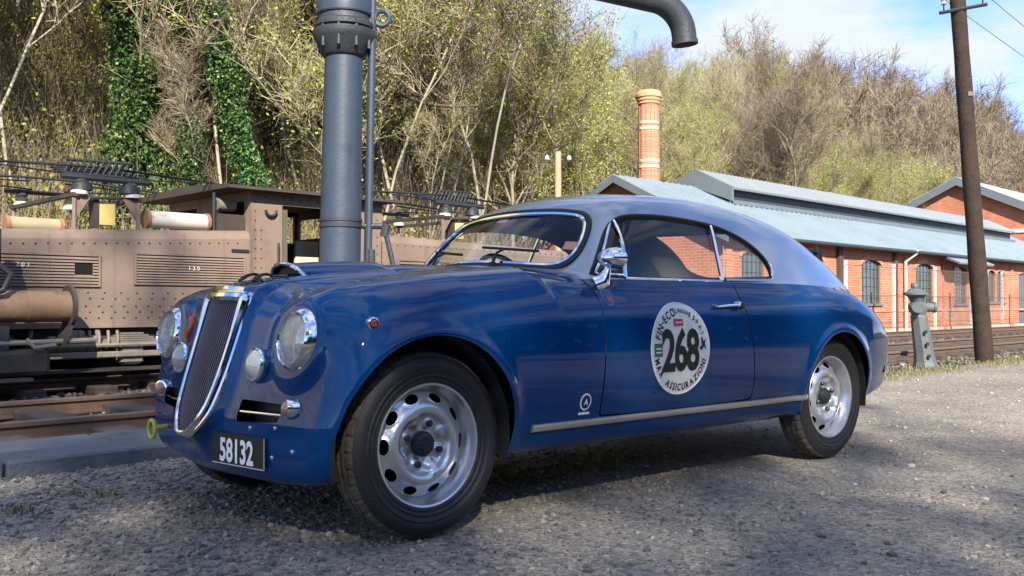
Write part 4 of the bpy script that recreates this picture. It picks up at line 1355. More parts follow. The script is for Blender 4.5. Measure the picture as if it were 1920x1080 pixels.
def seg_mesh(P0, P1, R0, R1, n):
    """many tapered n-sided sticks at once"""
    P0, P1 = np.asarray(P0), np.asarray(P1)
    d = P1 - P0; d /= np.maximum(np.linalg.norm(d, axis=1), 1e-9)[:, None]
    h = np.where(np.abs(d[:, 2:3]) < .9, np.array([[0, 0, 1.0]]), np.array([[1.0, 0, 0]]))
    a = np.cross(d, h); a /= np.linalg.norm(a, axis=1)[:, None]
    b = np.cross(d, a)
    th = 2 * PI * np.arange(n) / n
    ring = a[:, None, :] * np.cos(th)[None, :, None] + b[:, None, :] * np.sin(th)[None, :, None]
    V = np.concatenate([P0[:, None] + ring * np.asarray(R0)[:, None, None], P1[:, None] + ring * np.asarray(R1)[:, None, None]], 1)
    k = len(P0)
    q = np.array([[j, (j + 1) % n, n + (j + 1) % n, n + j] for j in range(n)])
    F = (np.arange(k) * 2 * n)[:, None, None] + q[None]
    return V.reshape(-1, 3), F.reshape(-1, 4)
def quads(P, size, rs, flat=.55):
    """leaf-sized quads at P with random turn"""
    k = len(P)
    u = rs.normal(size=(k, 3)); u /= np.linalg.norm(u, axis=1)[:, None]
    w_ = rs.normal(size=(k, 3)); v = np.cross(u, w_); v /= np.maximum(np.linalg.norm(v, axis=1), 1e-9)[:, None]
    s = np.asarray(size)[:, None]
    V = np.stack([P - u * s, P + v * s * flat, P + u * s, P - v * s * flat], 1).reshape(-1, 3)
    return V, (np.arange(k) * 4)[:, None] + np.arange(4)[None]
def join(parts):
    Vs, Fs, b = [], [], 0
    for V, F in parts:
        Vs.append(V); Fs.append(F + b); b += len(V)
    return np.concatenate(Vs), np.concatenate(Fs)
def skeleton(seed, h, spread, nlimb, base=.25, lean=0.0, r0=None):
    rs = np.random.RandomState(seed)
    segs = []        # (p0, p1, r0, r1, level)
    def branch(p, d, L_, r, lev, k):
        st = max(3, int(L_ / (.55 if lev < 2 else .35)))
        for i in range(st):
            jit = rs.normal(size=3) * (.10 if lev == 0 else .22)
            d = d + jit; d[2] += .06 if lev else .05
            d /= np.linalg.norm(d)
            q = p + d * (L_ / st)
            r1 = r * (1 - .8 / st) if lev else r * (1 - .62 / st)
            segs.append((p.copy(), q.copy(), r, r1, lev))
            if lev < 3 and (lev > 0 or i / st > base):
                for _ in range(k[lev] if rs.rand() < .85 else max(0, k[lev] - 1)):
                    a = rs.uniform(0, 2 * PI); up = rs.uniform(.15, .95)
                    e = np.array([math.cos(a) * spread, math.sin(a) * spread, up]) + d * .5
                    e /= np.linalg.norm(e)
                    branch(q, e, L_ * rs.uniform(.34, .58) * (1.25 - .6 * i / st if lev == 0 else 1), r1 * rs.uniform(.45, .65), lev + 1, k)
            p, r = q, r1
    branch(np.array([0, 0, -.15]), np.array([lean, lean * .4, 1.0]), h, r0 or h * .0105, 0, (nlimb, 1, 1))
    return segs, rs
def tree_parts(seed, h, spread=.8, nlimb=2, base=.25, twigs=2600, twl=.5, twr=.0075, lean=0.0, leaves=0, lsize=.045, ivy=0, r0=None):
    segs, rs = skeleton(seed, h, spread, nlimb, base, lean, r0)
    A_ = [np.array([s[i] for s in segs]) for i in range(5)]
    big = (A_[4] <= 1)
    trunk = seg_mesh(A_[0][big], A_[1][big], A_[2][big], A_[3][big], 6)
    small = ~big
    tw = [seg_mesh(A_[0][small], A_[1][small], np.maximum(A_[2][small], .007), np.maximum(A_[3][small], .006), 3)]
    src = np.where(A_[4] >= 1)[0]
    pk = src[rs.randint(0, len(src), twigs)]
    f = rs.rand(twigs)[:, None]
    P = A_[0][pk] * (1 - f) + A_[1][pk] * f
    d = (A_[1][pk] - A_[0][pk]); d /= np.linalg.norm(d, axis=1)[:, None]
    e = d * .6 + rs.normal(size=(twigs, 3)) * .55 + np.array([0, 0, .35]); e /= np.linalg.norm(e, axis=1)[:, None]
    L_ = rs.uniform(.35, 1.0, twigs)[:, None] * twl
    Q = P + e * L_
    e2 = e + rs.normal(size=(twigs, 3)) * .45 + np.array([0, 0, .15]); e2 /= np.linalg.norm(e2, axis=1)[:, None]
    S_ = Q + e2 * L_ * .8
    e3 = e + rs.normal(size=(twigs, 3)) * .6; e3 /= np.linalg.norm(e3, axis=1)[:, None]
    U_ = (P + Q) / 2 + e3 * L_ * .7
    one = np.ones(twigs)
    tw.append(seg_mesh(P, Q, one * twr, one * twr * .8, 3)); tw.append(seg_mesh(Q, S_, one * twr * .8, one * twr * .5, 3)); tw.append(seg_mesh((P + Q) / 2, U_, one * twr * .7, one * twr * .45, 3))
    twig = join(tw)
    leaf = None
    if leaves:
        C_ = np.concatenate([S_, U_, Q]); pk = rs.randint(0, len(C_), leaves)
        LP = C_[pk] + rs.normal(size=(leaves, 3)) * .09
        leaf = quads(LP, rs.uniform(.6, 1.3, leaves) * lsize, rs)
    ivm = None
    if ivy:
        tr = np.where((A_[4] == 0) | ((A_[4] == 1) & (A_[2] > h * .0045)))[0]
        wgt = np.linalg.norm(A_[1][tr] - A_[0][tr], axis=1); wgt = wgt * np.where(A_[4][tr] == 0, 1.0, .45) * np.clip(1.25 - A_[0][tr][:, 2] / h, .2, 1); wgt /= wgt.sum()
        pk = tr[rs.choice(len(tr), ivy, p=wgt)]
        f = rs.rand(ivy)[:, None]; P = A_[0][pk] * (1 - f) + A_[1][pk] * f
        rr_ = .10 + .30 * rs.rand(ivy) ** 1.5 * (.7 + .6 * vnoise(P[:, 2] * 1.4, P[:, 0] * 2, seed)); a = rs.uniform(0, 2 * PI, ivy)
        P = P + np.stack([np.cos(a) * rr_, np.sin(a) * rr_, rs.normal(size=ivy) * .08 - rr_ * .3], 1)
        ivm = quads(P, rs.uniform(.022, .05, ivy), rs, .8)
    return trunk, twig, leaf, ivm
def leafy_mat(name, cols, trans=.25, rough=.7):
    m = stone_mat(name, cols)
    nt = m.node_tree; b = nt.nodes['Principled BSDF']; b.inputs['Roughness'].default_value = rough
    r = [n for n in nt.nodes if n.type == 'VALTORGB'][0]
    oi = nt.nodes.new('ShaderNodeObjectInfo'); hv = nt.nodes.new('ShaderNodeHueSaturation')
    mr = nt.nodes.new('ShaderNodeMapRange'); mr.inputs[3].default_value = .72; mr.inputs[4].default_value = 1.28
    mh = nt.nodes.new('ShaderNodeMapRange'); mh.inputs[3].default_value = .485; mh.inputs[4].default_value = .515
    nt.links.new(oi.outputs['Random'], mr.inputs[0]); nt.links.new(mr.outputs[0], hv.inputs['Value'])
    nt.links.new(oi.outputs['Random'], mh.inputs[0]); nt.links.new(mh.outputs[0], hv.inputs['Hue'])
    nt.links.new(r.outputs[0], hv.inputs['Color']); nt.links.new(hv.outputs[0], b.inputs['Base Color'])
    if trans:
        tl = nt.nodes.new('ShaderNodeBsdfTranslucent'); mxs = nt.nodes.new('ShaderNodeMixShader'); mxs.inputs[0].default_value = trans
        nt.links.new(hv.outputs[0], tl.inputs[0])
        out = [n for n in nt.nodes if n.type == 'OUTPUT_MATERIAL'][0]
        nt.links.new(b.outputs[0], mxs.inputs[1]); nt.links.new(tl.outputs[0], mxs.inputs[2]); nt.links.new(mxs.outputs[0], out.inputs[0])
    return m
BARK = mat('grey_bark', (.22, .18, .13), rough=.95, noise=(5, .95, (.36, .31, .22)), bump=(14, .6), wear=(2.2, (.12, .14, .05), .55, .7))
PALEBARK = mat('pale_bark', (.30, .26, .18), rough=.9, noise=(5, .95, (.42, .37, .27)), bump=(14, .4))
TWM = leafy_mat('bare_twigs', [(0, (.28, .23, .145)), (.5, (.45, .375, .24)), (.85, (.58, .49, .33)), (1, (.68, .60, .43))], .35)
TWB = leafy_mat('brown_twigs', [(0, (.22, .17, .11)), (.5, (.36, .285, .185)), (.85, (.47, .385, .26)), (1, (.57, .48, .34))], .3)
BUD = leafy_mat('spring_buds', [(0, (.22, .26, .05)), (.5, (.40, .43, .085)), (.85, (.52, .53, .14)), (1, (.62, .61, .24))], .35)
IVY = leafy_mat('ivy_leaves', [(0, (.030, .065, .018)), (.5, (.065, .13, .035)), (.85, (.13, .21, .06)), (1, (.30, .36, .15))], .1, .4)
SHADEL = leafy_mat('added_tree_leaves', [(0, (.02, .035, .010)), (.6, (.04, .06, .018)), (1, (.07, .09, .03))], .15)  # dark leaves of the unseen trees added to shade the yard

KINDS_ = {}; TOP_ = {}
def register(key, label, cat, group, bark, twm, **k):
    trunk, twig, leaf, iv = tree_parts(**k)
    def me(nm, VF, m, smooth):
        a = bpy.data.meshes.new(nm)
        a.from_pydata(VF[0].tolist(), [], VF[1].tolist()); a.polygons.foreach_set('use_smooth', np.full(len(a.polygons), smooth)); a.materials.append(m); a.update(); return a
    ms = [('trunk', me('trunk', trunk, bark, True)), ('crown', me('crown', twig, twm, False))]
    if leaf is not None: ms.append(('leaves', me('leaves', leaf, BUD, False)))
    if iv is not None: ms.append(('ivy', me('ivy', iv, IVY, False)))
    TOP_[key] = float(twig[0][:, 2].max())
    KINDS_[key] = (ms, label, cat, group)
GWOOD = 'trees of the wood on the hillside'
LBARE = 'bare brown deciduous tree among many on the wooded hillside'
LBUD = 'tree flecked with yellow-green spring buds on the wooded hillside'
LIVY = 'ivy-clad bare tree in the wood behind the brown locomotive'
register('bare1', LBARE, 'tree', GWOOD, BARK, TWM, seed=3, h=7.2, spread=.45, nlimb=2, base=.28, twigs=2500, twl=.62, leaves=15000, lsize=.040)
register('bare2', LBARE, 'tree', GWOOD, BARK, TWB, seed=8, h=7.8, spread=.42, nlimb=2, base=.35, twigs=2700, twl=.62, leaves=4500, lsize=.034)
register('bare3', LBARE, 'tree', GWOOD, PALEBARK, TWM, seed=15, h=6.6, spread=.5, nlimb=2, base=.2, twigs=2500, twl=.58, leaves=13000, lsize=.040)
register('bare4', LBARE, 'tree', GWOOD, BARK, TWB, seed=23, h=8.4, spread=.45, nlimb=2, base=.4, twigs=2700, twl=.66)
register('bud1', LBUD, 'tree', GWOOD, BARK, TWM, seed=31, h=6.8, spread=.6, nlimb=2, base=.15, twigs=2200, twl=.62, leaves=20000, lsize=.042)
register('bud2', LBUD, 'tree', GWOOD, PALEBARK, TWM, seed=37, h=7.4, spread=.5, nlimb=2, base=.22, twigs=2200, twl=.62, leaves=18000, lsize=.044)
register('ivy1', LIVY, 'tree', GWOOD, BARK, TWM, seed=42, h=7.6, spread=.5, nlimb=1, base=.45, r0=.13, twigs=1500, twl=.6, ivy=26000)
register('ivy2', LIVY, 'tree', GWOOD, BARK, TWM, seed=49, h=6.4, spread=.6, nlimb=1, base=.4, r0=.11, twigs=1500, twl=.55, ivy=13000)
register('limb', LBARE, 'tree', GWOOD, mat('dark_bark', (.055, .045, .032), rough=.95, noise=(5, .9, (.12, .10, .06)), bump=(14, .6)), TWB, seed=61, h=6.4, spread=1.5, nlimb=2, base=.22, twigs=1300, twl=.6, r0=.15)
register('sap', LBARE, 'tree', GWOOD, PALEBARK, TWM, seed=71, h=4.6, spread=.35, nlimb=1, base=.5, r0=.030, twigs=380, leaves=1800, lsize=.024, twl=.4)
NTREE = [0]
def sight(bear, dist):
    return .81 + dist * np.interp(bear, [43.5, 44.9, 49.3, 52.1, 53.6, 56.7, 58.5, 60.3, 63.5, 66.8, 69.8], [.60, .318, .292, .270, .273, .285, .270, .243, .226, .206, .188])
def plant(key, t, n, sc=1.0, rz=None, label=None, group=True, sz=1.0):
    ms, lab, cat, grp = KINDS_[key]
    p = tk(t, n, float(hill_z(t, n)) - .05)
    # the wood is lower where the ridge dips: tree tops stay under a line of sight that varies with bearing
    dx, dy = p.x + 2.01, p.y + 3.39
    bear = math.degrees(math.atan2(dx, dy)); dist = math.hypot(dx, dy)
    for q in (-3.2, 0, 3.2):
        lim = sight(bear + q, dist)
        sc = max(.3, min(sc, (lim - p.z) / TOP_[key] * (1.0 if q == 0 else 1.12)))
    e = empty({'ivy1': 'ivy_clad_tree', 'ivy2': 'ivy_clad_tree', 'bud1': 'budding_tree', 'bud2': 'budding_tree', 'sap': 'sapling'}.get(key, 'bare_tree'), p, label or lab, cat, grp if group else None, NPR.uniform(0, 6.28) if rz is None else rz)
    e.scale = (sc, sc, sc * sz)
    for nm, me in ms:
        link_mesh(nm, me, None, e)
    if label is None:
        look = {'bare1': 'bare grey-brown tree', 'bare2': 'bare reddish-brown tree', 'bare3': 'bare tree with a pale trunk', 'bare4': 'tall bare brown tree', 'bud1': 'bushy tree in yellow-green bud', 'bud2': 'upright tree in yellow-green bud', 'ivy2': 'small ivy-clad tree', 'sap': 'thin pale sapling', 'limb': 'spreading bare tree', 'ivy1': 'ivy-clad tree'}[key]
        where = ('low on the bank behind the brown locomotive' if n < 18 else 'halfway up the slope behind the locomotive' if n < 24 else 'high on the slope above the locomotive') if t < 9 else ('on the slope between the water crane and the chimney' if n < 24 else 'high on the slope above the chimney') if t < 22 else ('on the slope just above the shed roof' if n < 25 else 'on the upper slope above the shed' if n < 34 else 'near the skyline above the shed')
        e['label'] = look + ' ' + where
        e['group'] = look + 's ' + where
    NTREE[0] += 1
    return e
# named individuals first
plant('ivy1', 3.95, 12.6, 1.05, 1.0, 'tall tree wrapped in dark ivy above the left pantograph of the locomotive', False)
plant('ivy2', 5.05, 12.9, 1.15, 2.2, 'second ivy-wrapped tree a little right of the tallest ivy column', False)
plant('ivy2', 5.4, 12.3, .55, .4, 'short ivy-covered stump tree just behind the white roof cylinder', False)
plant('ivy1', 7.3, 12.6, .72, 4.0, 'ivy-clad tree rising behind the locomotive cab', False)
plant('limb', 10.1, 13.6, 1.05, -.5, 'bare tree with wide dark spreading limbs right of the water crane', False)
plant('sap', 11.2, 12.8, 1.0, 0, 'pale slender sapling right of the crane above the locomotive hood', False)
plant('sap', 11.9, 12.9, 1.1, 2, 'pale forked sapling leaning right beyond the locomotive hood', False)
plant('bud1', 14.8, 18.2, 1.3, 1, 'big yellow-green budding tree left of the brick chimney', False)
plant('bud2', 12.4, 15.6, 1.05, 4, 'yellow-green budding tree above the car windscreen', False)
plant('bud1', 41.0, 19.5, .80, 3, 'round yellow-green budding tree above the shed roof left of the telegraph pole', False)
plant('bare4', 71.0, 40.0, 1.15, 2, 'tall bare tree standing out on the skyline right of the crane spout', False)
for t, n, sc in ((-.6, 12.3, 1.5), (.7, 12.9, 1.3), (1.9, 12.2, 1.6), (2.9, 12.7, 1.35), (6.2, 12.1, 1.45), (6.7, 13.4, 1.6), (8.5, 12.5, 1.5), (9.2, 12.2, 1.3), (10.4, 12.4, 1.55), (12.6, 12.8, 1.4), (13.6, 13.3, 1.6), (8.9, 14.0, 1.7), (1.3, 13.8, 1.75), (4.7, 14.2, 1.75)):
    e = plant('sap', t, n, sc)
    e['label'] = 'slim pale upright trunk at the front edge of the wood behind the locomotive' if t < 8 else 'slim pale upright trunk at the front edge of the wood right of the water crane'
    e['group'] = 'slim pale trunks at the wood edge behind the locomotive' if t < 8 else 'slim pale trunks at the wood edge right of the crane'
# the rest of the wood in three belts
def belt_(t0, t1, n0, n1, step_t, step_n, pick, smin_=.8, smax_=1.15):
    n = n0; row = 0
    while n < n1:
        t = t0 + (row % 2) * step_t / 2
        while t < t1:
            tt_ = t + NPR.uniform(-.42, .42) * step_t; nn3 = n + NPR.uniform(-.42, .42) * step_n
            if nn3 < 14.0 and min(abs(tt_ - 3.9), abs(tt_ - 5.1), abs(tt_ - 7.3)) < 1.0: pass
            elif abs((tt_ + 2.2) * 17.87 - (nn3 + 3.27) * 23.7) / 29.7 < 2.9 and nn3 < 17: pass
            elif NTREE[0] < 298 and (nn3 > 18.2 or not (16.5 < tt_ < 80)):
                plant(pick(tt_, nn3), tt_, nn3, NPR.uniform(smin_, smax_))
            t += step_t
        n += step_n; row += 1
def pick_left(t, n):
    r = NPR.rand()
    if 11 < t < 26 and n > 14: return ['bud1', 'bud2', 'bare3'][NPR.choice(3, p=[.45, .4, .15])]
    if n < 17 and r < .22: return 'ivy2'
    if r < .58: return ['bud2', 'bud1', 'bare1'][NPR.randint(0, 3)]
    return ['bare1', 'bare2', 'bare3', 'sap', 'bare4'][NPR.randint(0, 5)]
def pick_mid(t, n):
    r = NPR.rand()
    if t < 27 and n < 34: return ['bud1', 'bud2', 'bare3'][NPR.choice(3, p=[.45, .4, .15])]
    if n < 22 and r < .45: return 'bud1'
    if r < .10: return 'bud2'
    return ['bare1', 'bare2', 'bare3', 'bare4'][NPR.randint(0, 4)]
belt_(-2, 17, 12.8, 23, 2.7, 2.5, pick_left, .62, 1.0)
belt_(-1, 30, 24, 33, 3.2, 3.0, pick_left, .75, 1.0)
belt_(18, 62, 19.2, 30, 3.4, 3.0, pick_mid, .65, .95)
belt_(18, 80, 31, 46, 4.4, 4.0, pick_mid, .7, 1.0)
# beyond those the wood reads as one mass
def mass(name, spots, seeds, m1, m2, label, twigs=620, leaves=0, lm=None, hz=hill_z, twr=.02, h=7.4, spread=.75, lsize=.09, base=.2, r0=None):
    protos = [tree_parts(seed=s, h=h, spread=spread, nlimb=1, base=base, r0=r0, twigs=twigs, twl=1.0, twr=twr, leaves=leaves, lsize=lsize) for s in seeds]
    TR, TWG, LF = [], [], []
    for k, (x, y, z, sc) in enumerate(spots):
        tr, tw, lf, _ = protos[k % len(protos)]
        a = NPR.uniform(0, 6.28); c, s = math.cos(a), math.sin(a)
        M = np.array([[c, -s, 0], [s, c, 0], [0, 0, 1]]) * sc
        for dst, src in ((TR, tr), (TWG, tw), (LF, lf)):
            if src is not None: dst.append((src[0] @ M.T + np.array([x, y, z]), src[1]))
    par = empty(name, (0, 0, 0), label, None, None, kind='stuff')
    a = np_mesh('trunks', *join(TR), m1, par, smooth=True); a['kind'] = 'stuff'
    a = np_mesh('crowns', *join(TWG), m2, par, smooth=False); a['kind'] = 'stuff'
    if LF: a = np_mesh('leaves', *join(LF), lm, par, smooth=False); a['kind'] = 'stuff'
    return par
sp_ = []
for n in np.arange(19, 50, 3.6):
    for t in np.arange(64 if n < 31 else 82, 240, 4.4):
        tt_, nn3 = t + NPR.uniform(-2, 2), n + NPR.uniform(-1.6, 1.6)
        if (nn3 < 24 and tt_ < 82): continue
        p = tk(tt_, nn3, float(hill_z(tt_, nn3)))
        dx, dy = p.x + 2.01, p.y + 3.39
        lim = sight(math.degrees(math.atan2(dx, dy)), math.hypot(dx, dy))
        if lim - p.z > 3.0: sp_.append((p.x, p.y, p.z, min(NPR.uniform(.75, 1.2), (lim - p.z) / 9.4)))
mass('far_wood', sp_, (101, 102, 103), BARK, TWB, 'far brown bare wood covering the hillside to the right')
# undergrowth on the lower slope: brambles, dead stems and low green leaves
k = 16000
tt = NPR.uniform(-5, 22, k); nn_ = 11.2 + 7.5 * NPR.rand(k) ** 1.3
P = np.stack([TU.x * tt + TN.x * nn_, TU.y * tt + TN.y * nn_, hill_z(tt, nn_) - .05], 1)
e = NPR.normal(size=(k, 3)) * .55 + np.array([0, 0, .8]); e /= np.linalg.norm(e, axis=1)[:, None]
L_ = NPR.uniform(.25, 1.1, k)[:, None]
Q = P + e * L_; e2 = e + NPR.normal(size=(k, 3)) * .5 - np.array([0, 0, .5]); e2 /= np.linalg.norm(e2, axis=1)[:, None]; S2 = Q + e2 * L_ * .7
o1 = np.ones(k)
Vb, Fb = join([seg_mesh(P, Q, o1 * .009, o1 * .006, 3), seg_mesh(Q, S2, o1 * .006, o1 * .004, 3)])
DRY = leafy_mat('dry_stems', [(0, (.20, .14, .085)), (.5, (.38, .28, .165)), (.85, (.52, .41, .25)), (1, (.62, .53, .36))], 0)
o = np_mesh('undergrowth', Vb, Fb, DRY, smooth=False); props(o, 'tangle of dry tan bramble stems on the bank behind the locomotive', None, None, 'stuff')
k = 200000
tt = NPR.uniform(-6, 24, k); nn_ = 11.0 + 16 * NPR.rand(k) ** 1.2
kp = NPR.rand(k) < np.clip(vnoise(tt * .8, nn_ * .8, 33) * 2.6 - 1.05, 0, 1)
tt, nn_ = tt[kp], nn_[kp]
hh = .05 + (.75 + .10 * (nn_ - 11)) * NPR.rand(len(tt)) ** 1.4 * vnoise(tt * .9, nn_ * .9, 35) * 1.7
P = np.stack([TU.x * tt + TN.x * nn_, TU.y * tt + TN.y * nn_, hill_z(tt, nn_) + hh], 1)
Vb, Fb = quads(P, NPR.uniform(.022, .05, len(P)), NPR, .8)
GRL = leafy_mat('low_leaves', [(0, (.07, .11, .025)), (.5, (.15, .20, .045)), (.85, (.26, .29, .08)), (1, (.38, .38, .15))], .2)
o = np_mesh('low_leaves', Vb, Fb, GRL, smooth=False); props(o, 'fresh green ivy and bramble leaves low on the bank behind the locomotive', None, None, 'stuff')

# brushwood: thin upright stems and flecks of leaf that close the wood between the trunks
k = 60000
tt = np.where(NPR.rand(k) < .5, NPR.uniform(-4, 18, k), NPR.uniform(-4, 62, k)); nn_ = 11.4 + 28 * NPR.rand(k) ** 1.2
kp = (nn_ > 17.6) | (tt < 17.5); tt, nn_ = tt[kp], nn_[kp]; k = len(tt)
P = np.stack([TU.x * tt + TN.x * nn_, TU.y * tt + TN.y * nn_, hill_z(tt, nn_) - .05], 1)
e = NPR.normal(size=(k, 3)) * .22 + np.array([0, 0, 1]); e /= np.linalg.norm(e, axis=1)[:, None]
L_ = NPR.uniform(.4, 1.5, k)[:, None]
Q = P + e * L_; e2 = e + NPR.normal(size=(k, 3)) * .4; S2 = Q + e2 * L_ * .6; e3 = e + NPR.normal(size=(k, 3)) * .6; S3 = P + e * L_ * .6 + e3 * L_ * .5
o1 = np.ones(k)
Vb, Fb = join([seg_mesh(P, Q, o1 * .0075, o1 * .005, 3), seg_mesh(Q, S2, o1 * .005, o1 * .003, 3), seg_mesh(P + e * L_ * .6, S3, o1 * .007, o1 * .004, 3)])
o = np_mesh('brushwood', Vb, Fb, TWM, smooth=False); props(o, 'thin pale brushwood filling the hillside between the tree trunks', None, None, 'stuff')
C_ = np.concatenate([S2, S3, Q]); kk = 330000
C_ = C_[NPR.randint(0, len(C_), kk)] + NPR.normal(size=(kk, 3)) * .16
kp = NPR.rand(kk) < np.clip(vnoise(C_[:, 0] * .45, C_[:, 1] * .45, 41) * 2.0 - .35, .08, 1)
Vb, Fb = quads(C_[kp], np.where(t_of(C_[kp][:, 0], C_[kp][:, 1]) < 16, .85, 1.0) * NPR.uniform(.028, .055, kp.sum()), NPR, .7)
o = np_mesh('spring_leaves', Vb, Fb, BUD, smooth=False); props(o, 'flecks of young yellow-green leaves through the hillside brushwood', None, None, 'stuff')

# unseen trees and hedge, put in to shade the yard and darken the car's reflections
DTW = leafy_mat('shaded_twigs', [(0, (.04, .03, .02)), (1, (.09, .07, .045))], 0)  # shade put into the twig and bark colours, for dark reflections
SHB = mat('shaded_bark', (.05, .042, .03), rough=.95)
sp_ = []
hx, hy_ = SUN_DIR.x / math.hypot(SUN_DIR.x, SUN_DIR.y), SUN_DIR.y / math.hypot(SUN_DIR.x, SUN_DIR.y)
for row in (0,):
    for k in range(6):
        o_ = -9.6 + 2.15 * k + row * 1.3 + NPR.uniform(-.4, .4); L_ = 25.4 + row * 3.2
        sp_.append((1.2 + hx * L_ - hy_ * o_, hy_ * L_ + hx * o_, -.3, NPR.uniform(.97, 1.06)))
mass('added_shade_trees', sp_, (211, 212, 213), SHB, DTW, 'tall leafy trees added out of view behind the photographer to shade the car', twigs=160, leaves=10500, lm=SHADEL, twr=.010, h=16.5, r0=.13, spread=.7, lsize=.065, base=.50)
sp_ = []
for k in range(0, 27):
    for row in (0, 1):
        a = R(-50 + k * 4.4 + row * 2)
        d = 18 + row * 4 + NPR.uniform(-1.2, 1.2)
        sp_.append((3 + d * math.sin(PI - a - R(8)) * 1.25, d * math.cos(PI - a - R(8)) - 1, -.5, NPR.uniform(.66, .84)))
kk = 26000
a = np.radians(180 - NPR.uniform(-62, 72, kk)); d = 17.2 + NPR.normal(0, .7, kk)
PH = np.stack([3 + d * np.sin(a) * 1.25, d * np.cos(a) - 1, -.3 + 3.0 * NPR.rand(kk)], 1)
Vb, Fb = quads(PH, NPR.uniform(.10, .20, kk), NPR, .8)
o = np_mesh('added_hedge', Vb, Fb, SHADEL, smooth=False); props(o, 'dense unseen hedge added behind the photographer to darken the car side reflections', None, None, 'stuff')
mass('added_wood', sp_, (201, 202, 203), SHB, DTW, 'dense leafy wood edge added out of view behind the photographer to darken the car side reflections', twigs=260, leaves=3400, lm=SHADEL, twr=.014, h=7.6, spread=.9, lsize=.15, base=.08)

# ================================================================== the blue coupe
PAINT = mat('blue_paint', (.0003, .034, .128), rough=.35, coat=1.0, coat_rough=.015, spec=.02, noise=(1.3, .9, (.0004, .039, .145)))
SILVER = mat('silver_paint', (.30, .345, .41), rough=.30, metal=.45, coat=.9, coat_rough=.03)
CHROME = mat('chrome', (.82, .83, .85), rough=.07, metal=1.0)
DULLALU = mat('dull_aluminium', (.66, .64, .62), rough=.34, metal=.8, noise=(30, .8, (.54, .52, .50)))
WHEELSILVER = mat('wheel_silver', (.66, .68, .70), rough=.32, metal=.75, noise=(18, .9, (.54, .55, .56)), bump=(60, .06))
RUBBER = mat('tyre_rubber', (.012, .013, .015), rough=.62, noise=(9, .8, (.022, .021, .020)), bump=(90, .12))
TREADM = mat('dusty_tread', (.040, .036, .031), rough=.9, noise=(14, .9, (.12, .102, .080)), bump=(70, .4))
BLACK = mat('black_trim', (.008, .008, .009), rough=.5)
SEALM = mat('rubber_seal', (.012, .012, .013), rough=.55)
WELL = mat('wheel_well', (.012, .012, .013), rough=.95)
LEATHER = mat('grey_upholstery', (.13, .15, .18), rough=.55, noise=(12, .8, (.18, .20, .23)))
LINING = mat('roof_lining', (.40, .38, .34), rough=.9)
CARPET = mat('carpet', (.02, .02, .022), rough=.95)
GLASS = glass_mat('window_glass', (.95, .97, .96), 1.45)
SIDEGLASS = glass_mat('side_glass', (.90, .93, .94), 1.42)
LENS = glass_mat('lamp_glass', (.92, .93, .92), 1.45)
_nt = LENS.node_tree     # fluted headlamp glass: part clear, part milky
_o = [n for n in _nt.nodes if n.type == 'OUTPUT_MATERIAL'][0]; _m = _o.inputs[0].links[0].from_node
_d = _nt.nodes.new('ShaderNodeBsdfDiffuse'); _d.inputs[0].default_value = (.62, .64, .60, 1)
_x = _nt.nodes.new('ShaderNodeMixShader'); _x.inputs[0].default_value = .22
_nt.links.new(_m.outputs[0], _x.inputs[1]); _nt.links.new(_d.outputs[0], _x.inputs[2]); _nt.links.new(_x.outputs[0], _o.inputs[0])
FROST = mat('frosted_lens', (.46, .47, .40), rough=.22, coat=1.0, bump=(140, .15))
WHITEP = mat('white_lettering', (.88, .88, .86), rough=.5)
BLACKP = mat('black_lettering', (.006, .006, .007), rough=.5)
CREAM = mat('cream_vinyl', (.74, .73, .65), rough=.45)
REDP = mat('red_vinyl', (.62, .03, .05), rough=.45)
GREENP = mat('green_vinyl', (.01, .16, .06), rough=.45)
NAVYP = mat('navy_vinyl', (.008, .012, .10), rough=.45)
AMBER = mat('amber_lens', (.28, .035, .012), rough=.15, coat=1.0)

PAINT.node_tree.nodes['Principled BSDF'].inputs['Coat IOR'].default_value = 1.38
FR, RR = (-.025, .342, .368), (2.642, .338, .334)          # wheel arches: x, z, radius
Wm = spl([-.6, -.45, -.3, 0, .6, 1.6, 2.6, 3.0, 3.3, 3.5, 3.7], [.735, .755, .775, .785, .785, .788, .785, .762, .700, .625, .50])
hcs = spl([-.6, -.47, -.37, -.2, .23, .75, 1.5, 2.5, 2.9, 3.1, 3.28, 3.45, 3.65], [.80, .845, .880, .912, .952, .993, 1.0, 1.0, .975, .92, .845, .755, .60])
zrs = spl([.3, .75, .95, 1.15, 1.4, 1.7, 2.0, 2.3, 2.6, 2.9, 3.2, 3.5, 3.7], [.80, 1.08, 1.23, 1.315, 1.360, 1.374, 1.360, 1.325, 1.265, 1.165, 1.03, .85, .70])
wps = spl([.28, .345, .40, .46, .6, .75, .83, .9], [.0, .055, .112, .146, .166, .172, .176, .168])
def Hf(x, y):
    y = np.abs(y)
    fx = np.clip((x + .45) / .25, 0, 1) * np.clip((.75 - x) / .7, 0, 1)
    return hcs(x) - .175 * y * y + fx * (.022 * np.exp(-((y - .55) / .13) ** 2) - .030 * np.exp(-((y - .34) / .10) ** 2))
def Wf(x, z):
    w_ = Wm(x) - .62 * np.clip(.60 - z, 0, 1) ** 2 - .55 * np.clip(z - .62, 0, 1) ** 2
    for (cx, cz, r) in (FR, RR):
        q = np.sqrt((x - cx) ** 2 + (z - cz) ** 2) - r
        w_ = w_ + .015 * np.exp(-((q - .012) / .030) ** 2)
    return w_
def Xff(y, z):
    y = np.abs(y)
    return -.518 + .042 * (y / .4) ** 1.4 + .24 * np.clip(z - .42, 0, 1) + 1.3 * np.clip(.34 - z, 0, 1) ** 2
